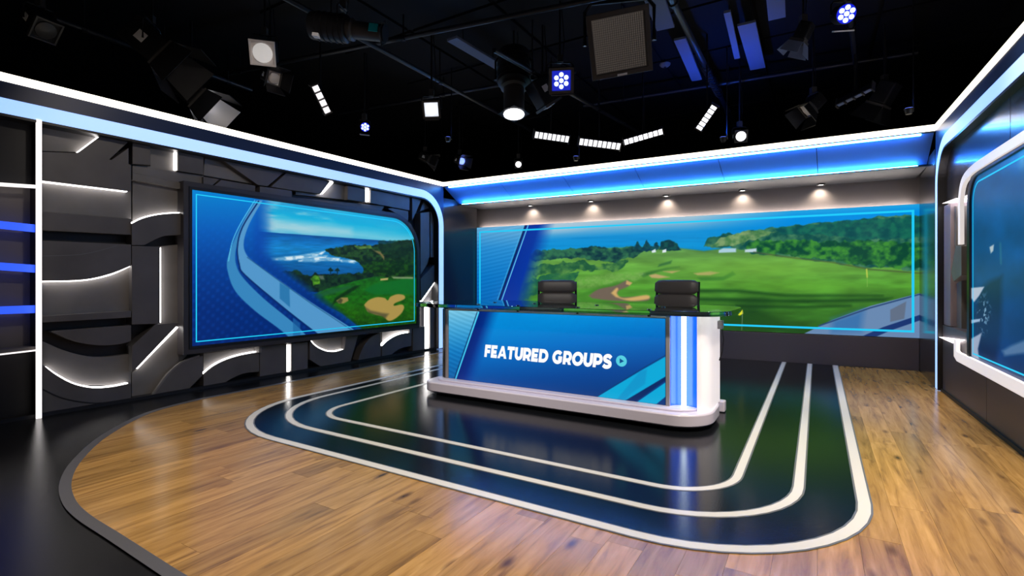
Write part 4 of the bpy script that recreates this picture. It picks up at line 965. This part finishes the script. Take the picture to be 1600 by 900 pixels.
def fresnel(x, y, z, size, aim, label, doors=True, lens=M_PALE, flap=M_FIX, roll=0, plate=None):
    t, p, R = rig('fresnel_light', label, 'light', x, y, z, aim); h = size / 2; R = R @ Matrix.Rotation(math.radians(roll), 3, 'Y')
    MB().box(-h * .9, h * .9, -size * 1.3, -.02, -h * .9, h * .9).rot(R).build('housing', M_FIX, t, .02)
    fr = [(-h, -h), (h, -h), (h, h), (-h, h)]
    MB().strip(fr, [(a * .86, b * .86) for a, b in fr], lfn, -.02, .01, True).rot(R).build('front_frame', M_PALE if not doors and plate is None else M_FIX_GREY, t)
    MB().box(-h * .86, h * .86, -.02, -.012, -h * .86, h * .86).rot(R).build('reflector_plate', plate or M_PALE, t)
    MB().tube([(0, -.012, 0), (0, .004, 0), (0, .016, 0), (0, .022, 0)], [h * .78, h * .76, h * .5, h * .1], 20).rot(R).build('lens', lens, t, 0, True)
    if doors:
        for k in range(4):
            Rk = Matrix.Rotation(k * math.pi / 2, 3, 'Y'); v = [(-h, .01, h), (h, .01, h), (h * 1.3, size * .85, h * 1.75), (-h * 1.3, size * .85, h * 1.75)]
            v += [(a, b, c + .008) for a, b, c in v]
            MB().add(v, [(0, 1, 2, 3), (7, 6, 5, 4), (0, 4, 5, 1), (1, 5, 6, 2), (2, 6, 7, 3), (3, 7, 4, 0)]).rot(R @ Rk).build('barn_door', M_FIX if flap is M_PALE and k != 3 else flap, t)  # one pale door: lamplight on it put into its colour
    MB().box(h * .91, h * .94, -size * .9, -size * .6, -h * .3, h * .3).rot(R).build('sticker', M_LABEL, t)
    hang(t, R, h * 1.15, -size * .6, p); return t, p, R

# lamps in view, from left to right
fresnel(72, 48, 3.6, .22, (.5, -.2, -.5), 'dim fresnel lamp in the dark top left corner', False, lens=M_FIX_GREY, plate=M_FIX)
fresnel(262, 92, 3.65, .34, (.75, .15, -.65), 'black barn-door lamp with closed teal flap, upper one near the left header', True)
t, p, R = fresnel(318, 160, 3.35, .30, (.72, .1, -.62), 'barn-door lamp with one pale lit flap, just above the left header', True, M_LW, M_PALE)
fresnel(410, 83, 3.6, .25, (.25, -.85, -.45), 'square-fronted fresnel lamp with a bright round lens, upper left', False, lens=mat('bright_lens', (.8, .8, .8), .2, emit=(1, .97, .95), strength=.35))
fresnel(428, 122, 3.5, .16, (.6, -.5, -.4), 'small lamp hanging just below the square-fronted fresnel', True)
bar_light(502, 155, 3.3, .34, .085, 57, (.5, -.75, -.45), 'slanted white bar light hanging alone above the left wall', 4, lampmat('lamp_pale', (1, .95, .97), 1.1))
par(570, 198, 3.3, .062, (.35, -.8, -.4), 'small round light with seven blue LEDs above the left header')
profile_spot(600, 52, 3.6, .75, .105, (.95, -.1, -.15), 'sideways profile spotlight with a cyan tab, top left of centre', False, True)
sq, sqp, sqR = square_led(674, 171, 3.3, .20, (.1, -.85, -.45), 'square light with white LEDs hanging left of centre', False, 4)
fresnel(722, 252, 3.25, .14, (.5, -.6, -.3), 'small blue lit lamp above the corner of the set', True, lens=M_LB)
fresnel(672, 250, 3.25, .15, (.8, .1, -.3), 'dark lamp lying level above the end of the left header', True)
el, elp, elR = profile_spot(803, 178, 3.25, .85, .165, (.0, -.22, -1), 'large profile spotlight pointing straight down with a glowing lens')
fresnel(810, 257, 3.2, .13, (.0, -.9, -.3), 'small glowing lamp low above the left part of the video wall', False, lens=M_LW, plate=M_FIX)
square_led(877, 126, 3.4, .25, (.05, -.85, -.45), 'square light with seven blue LEDs beside the downward spotlight', True, 4)
fresnel(858, 165, 3.35, .26, (.45, .2, -.7), 'black lamp housing under the square blue light', False, lens=M_FIX, plate=M_FIX)
bar_light(862, 214, 3.2, .50, .105, 6, (.1, -.85, -.5), 'leftmost of the three bright bar lights in a row', 8)
bar_light(937, 225, 3.2, .62, .115, 7, (.0, -.85, -.5), 'middle one of the three bright bar lights in a row', 9)
bar_light(1005, 214, 3.2, .54, .09, -15, (-.1, -.85, -.5), 'rightmost of the three bright bar lights in a row', 8, lampmat('lamp_white_dim', (.95, .95, 1), 2.2))
bar_light(1104, 184, 3.25, .34, .09, -52, (-.4, -.8, -.4), 'slanted bar light at the end of the blue lit pipe', 6, lampmat('lamp_white_dim', (.95, .95, 1), 1.2))
fresnel(1158, 213, 3.2, .17, (-.2, -.9, -.3), 'small glowing lamp above the right part of the video wall', False, lens=M_LW, plate=M_FIX)
fresnel(1248, 66, 3.7, .15, (-.3, .3, -.8), 'barn-door lamp with two blue lit flaps, upper right', True, M_FIX, M_BAFFLE)
fresnel(1262, 172, 3.3, .18, (-.5, -.1, -.5), 'dark lamp above the right part of the back header', True)
par(1320, 22, 3.75, .088, (-.12, -.9, -.4), 'round light with seven blue LEDs at the top right')
fresnel(1372, 165, 3.35, .22, (-.2, .3, -.6), 'black lamp nearest the right header corner', True)
bar_light(1335, 152, 3.4, .42, .05, -22, (-.3, -.3, -.8), 'thin unlit bar light beside the right header corner', 4, M_BAFFLE)
# big soft light with an egg-crate front
t, p, R = rig('soft_light', 'large square soft light with an egg-crate grid, top centre', 'light', 968, 68, 3.6, (-.12, -.85, -.42)); R = R @ Matrix.Rotation(math.radians(7), 3, 'Y'); h = .29
MB().box(-h, h, -.16, -.03, -h, h).rot(R).build('housing', M_FIX, t, .01)
fr = [(-h * 1.06, -h * 1.06), (h * 1.06, -h * 1.06), (h * 1.06, h * 1.06), (-h * 1.06, h * 1.06)]; MB().strip(fr, [(a * .84, b * .84) for a, b in fr], lfn, -.04, .03, True).rot(R).build('front_frame', M_FIX_GREY, t, .004)
MB().box(-h * .88, h * .88, -.03, -.026, -h * .88, h * .88).rot(R).build('diffuser', mat('grey_diffuser', (.5, .46, .43), .5, emit=(1, .85, .75), strength=.05), t)
g = MB(); n = 24
for k in range(n + 1):
    a = -h * .86 + 2 * h * .86 * k / n
    g.box(a - .0012, a + .0012, -.02, .012, -h * .86, h * .86); g.box(-h * .86, h * .86, -.02, .012, a - .0012, a + .0012)
tag(g.rot(R).build('egg_crate_grid', mat('grid_grey', (.16, .15, .15), .4), t), kind='stuff')
MB().box(-.05, .05, .031, .036, -h * 1.04, -h * .97).rot(R).build('sticker', M_LABEL, t)
hang(t, R, h * 1.2, -.08, p)
# beams of the lit lamps
spot('lamp_beam', elp + elR @ Vector((0, .03, 0)), (elp.x, elp.y - .7, 0), 60, (1, .95, .88), 60, .7, .1, el)
spot('lamp_beam', sqp + sqR @ Vector((0, .06, 0)), (0, 3, 0), 30, (.9, .93, 1), 70, .7, .08, sq)
# added blue lamps, invented to throw blue light onto the ceiling steel
def upl(x, y, z, e, label):
    p = at(x, y, z); t = thing('added_uplight', label, 'light', p, 0, 'added blue uplights'); MB().tube([(0, 0, -.06), (0, 0, .0)], [.03, .05], 12).build('housing', M_FIX, t, 0, True)
    MB().prism(ring(.042), ffn, .001, .004).build('lens', M_LB, t); MB().tube([(.05, 0, -.03), (.05, 0, 4.32 - z)], .008, 6).build('hanger_rod', M_FIX, t)
    spot('added_uplight_beam', p + Vector((0, 0, .02)), p + Vector((0, 0, 1)), e, BLUE, 150, .6, .05, t)
upl(1130, 215, 3.1, 60, 'added small blue lamp low above the right part of the video wall'); upl(900, 245, 3.05, 3, 'added small blue lamp behind the row of bar lights')
upl(700, 215, 3.3, 2.5, 'added small blue lamp above the corner of the set'); upl(1420, 170, 3.1, 1.5, 'added small blue lamp near the right header corner')
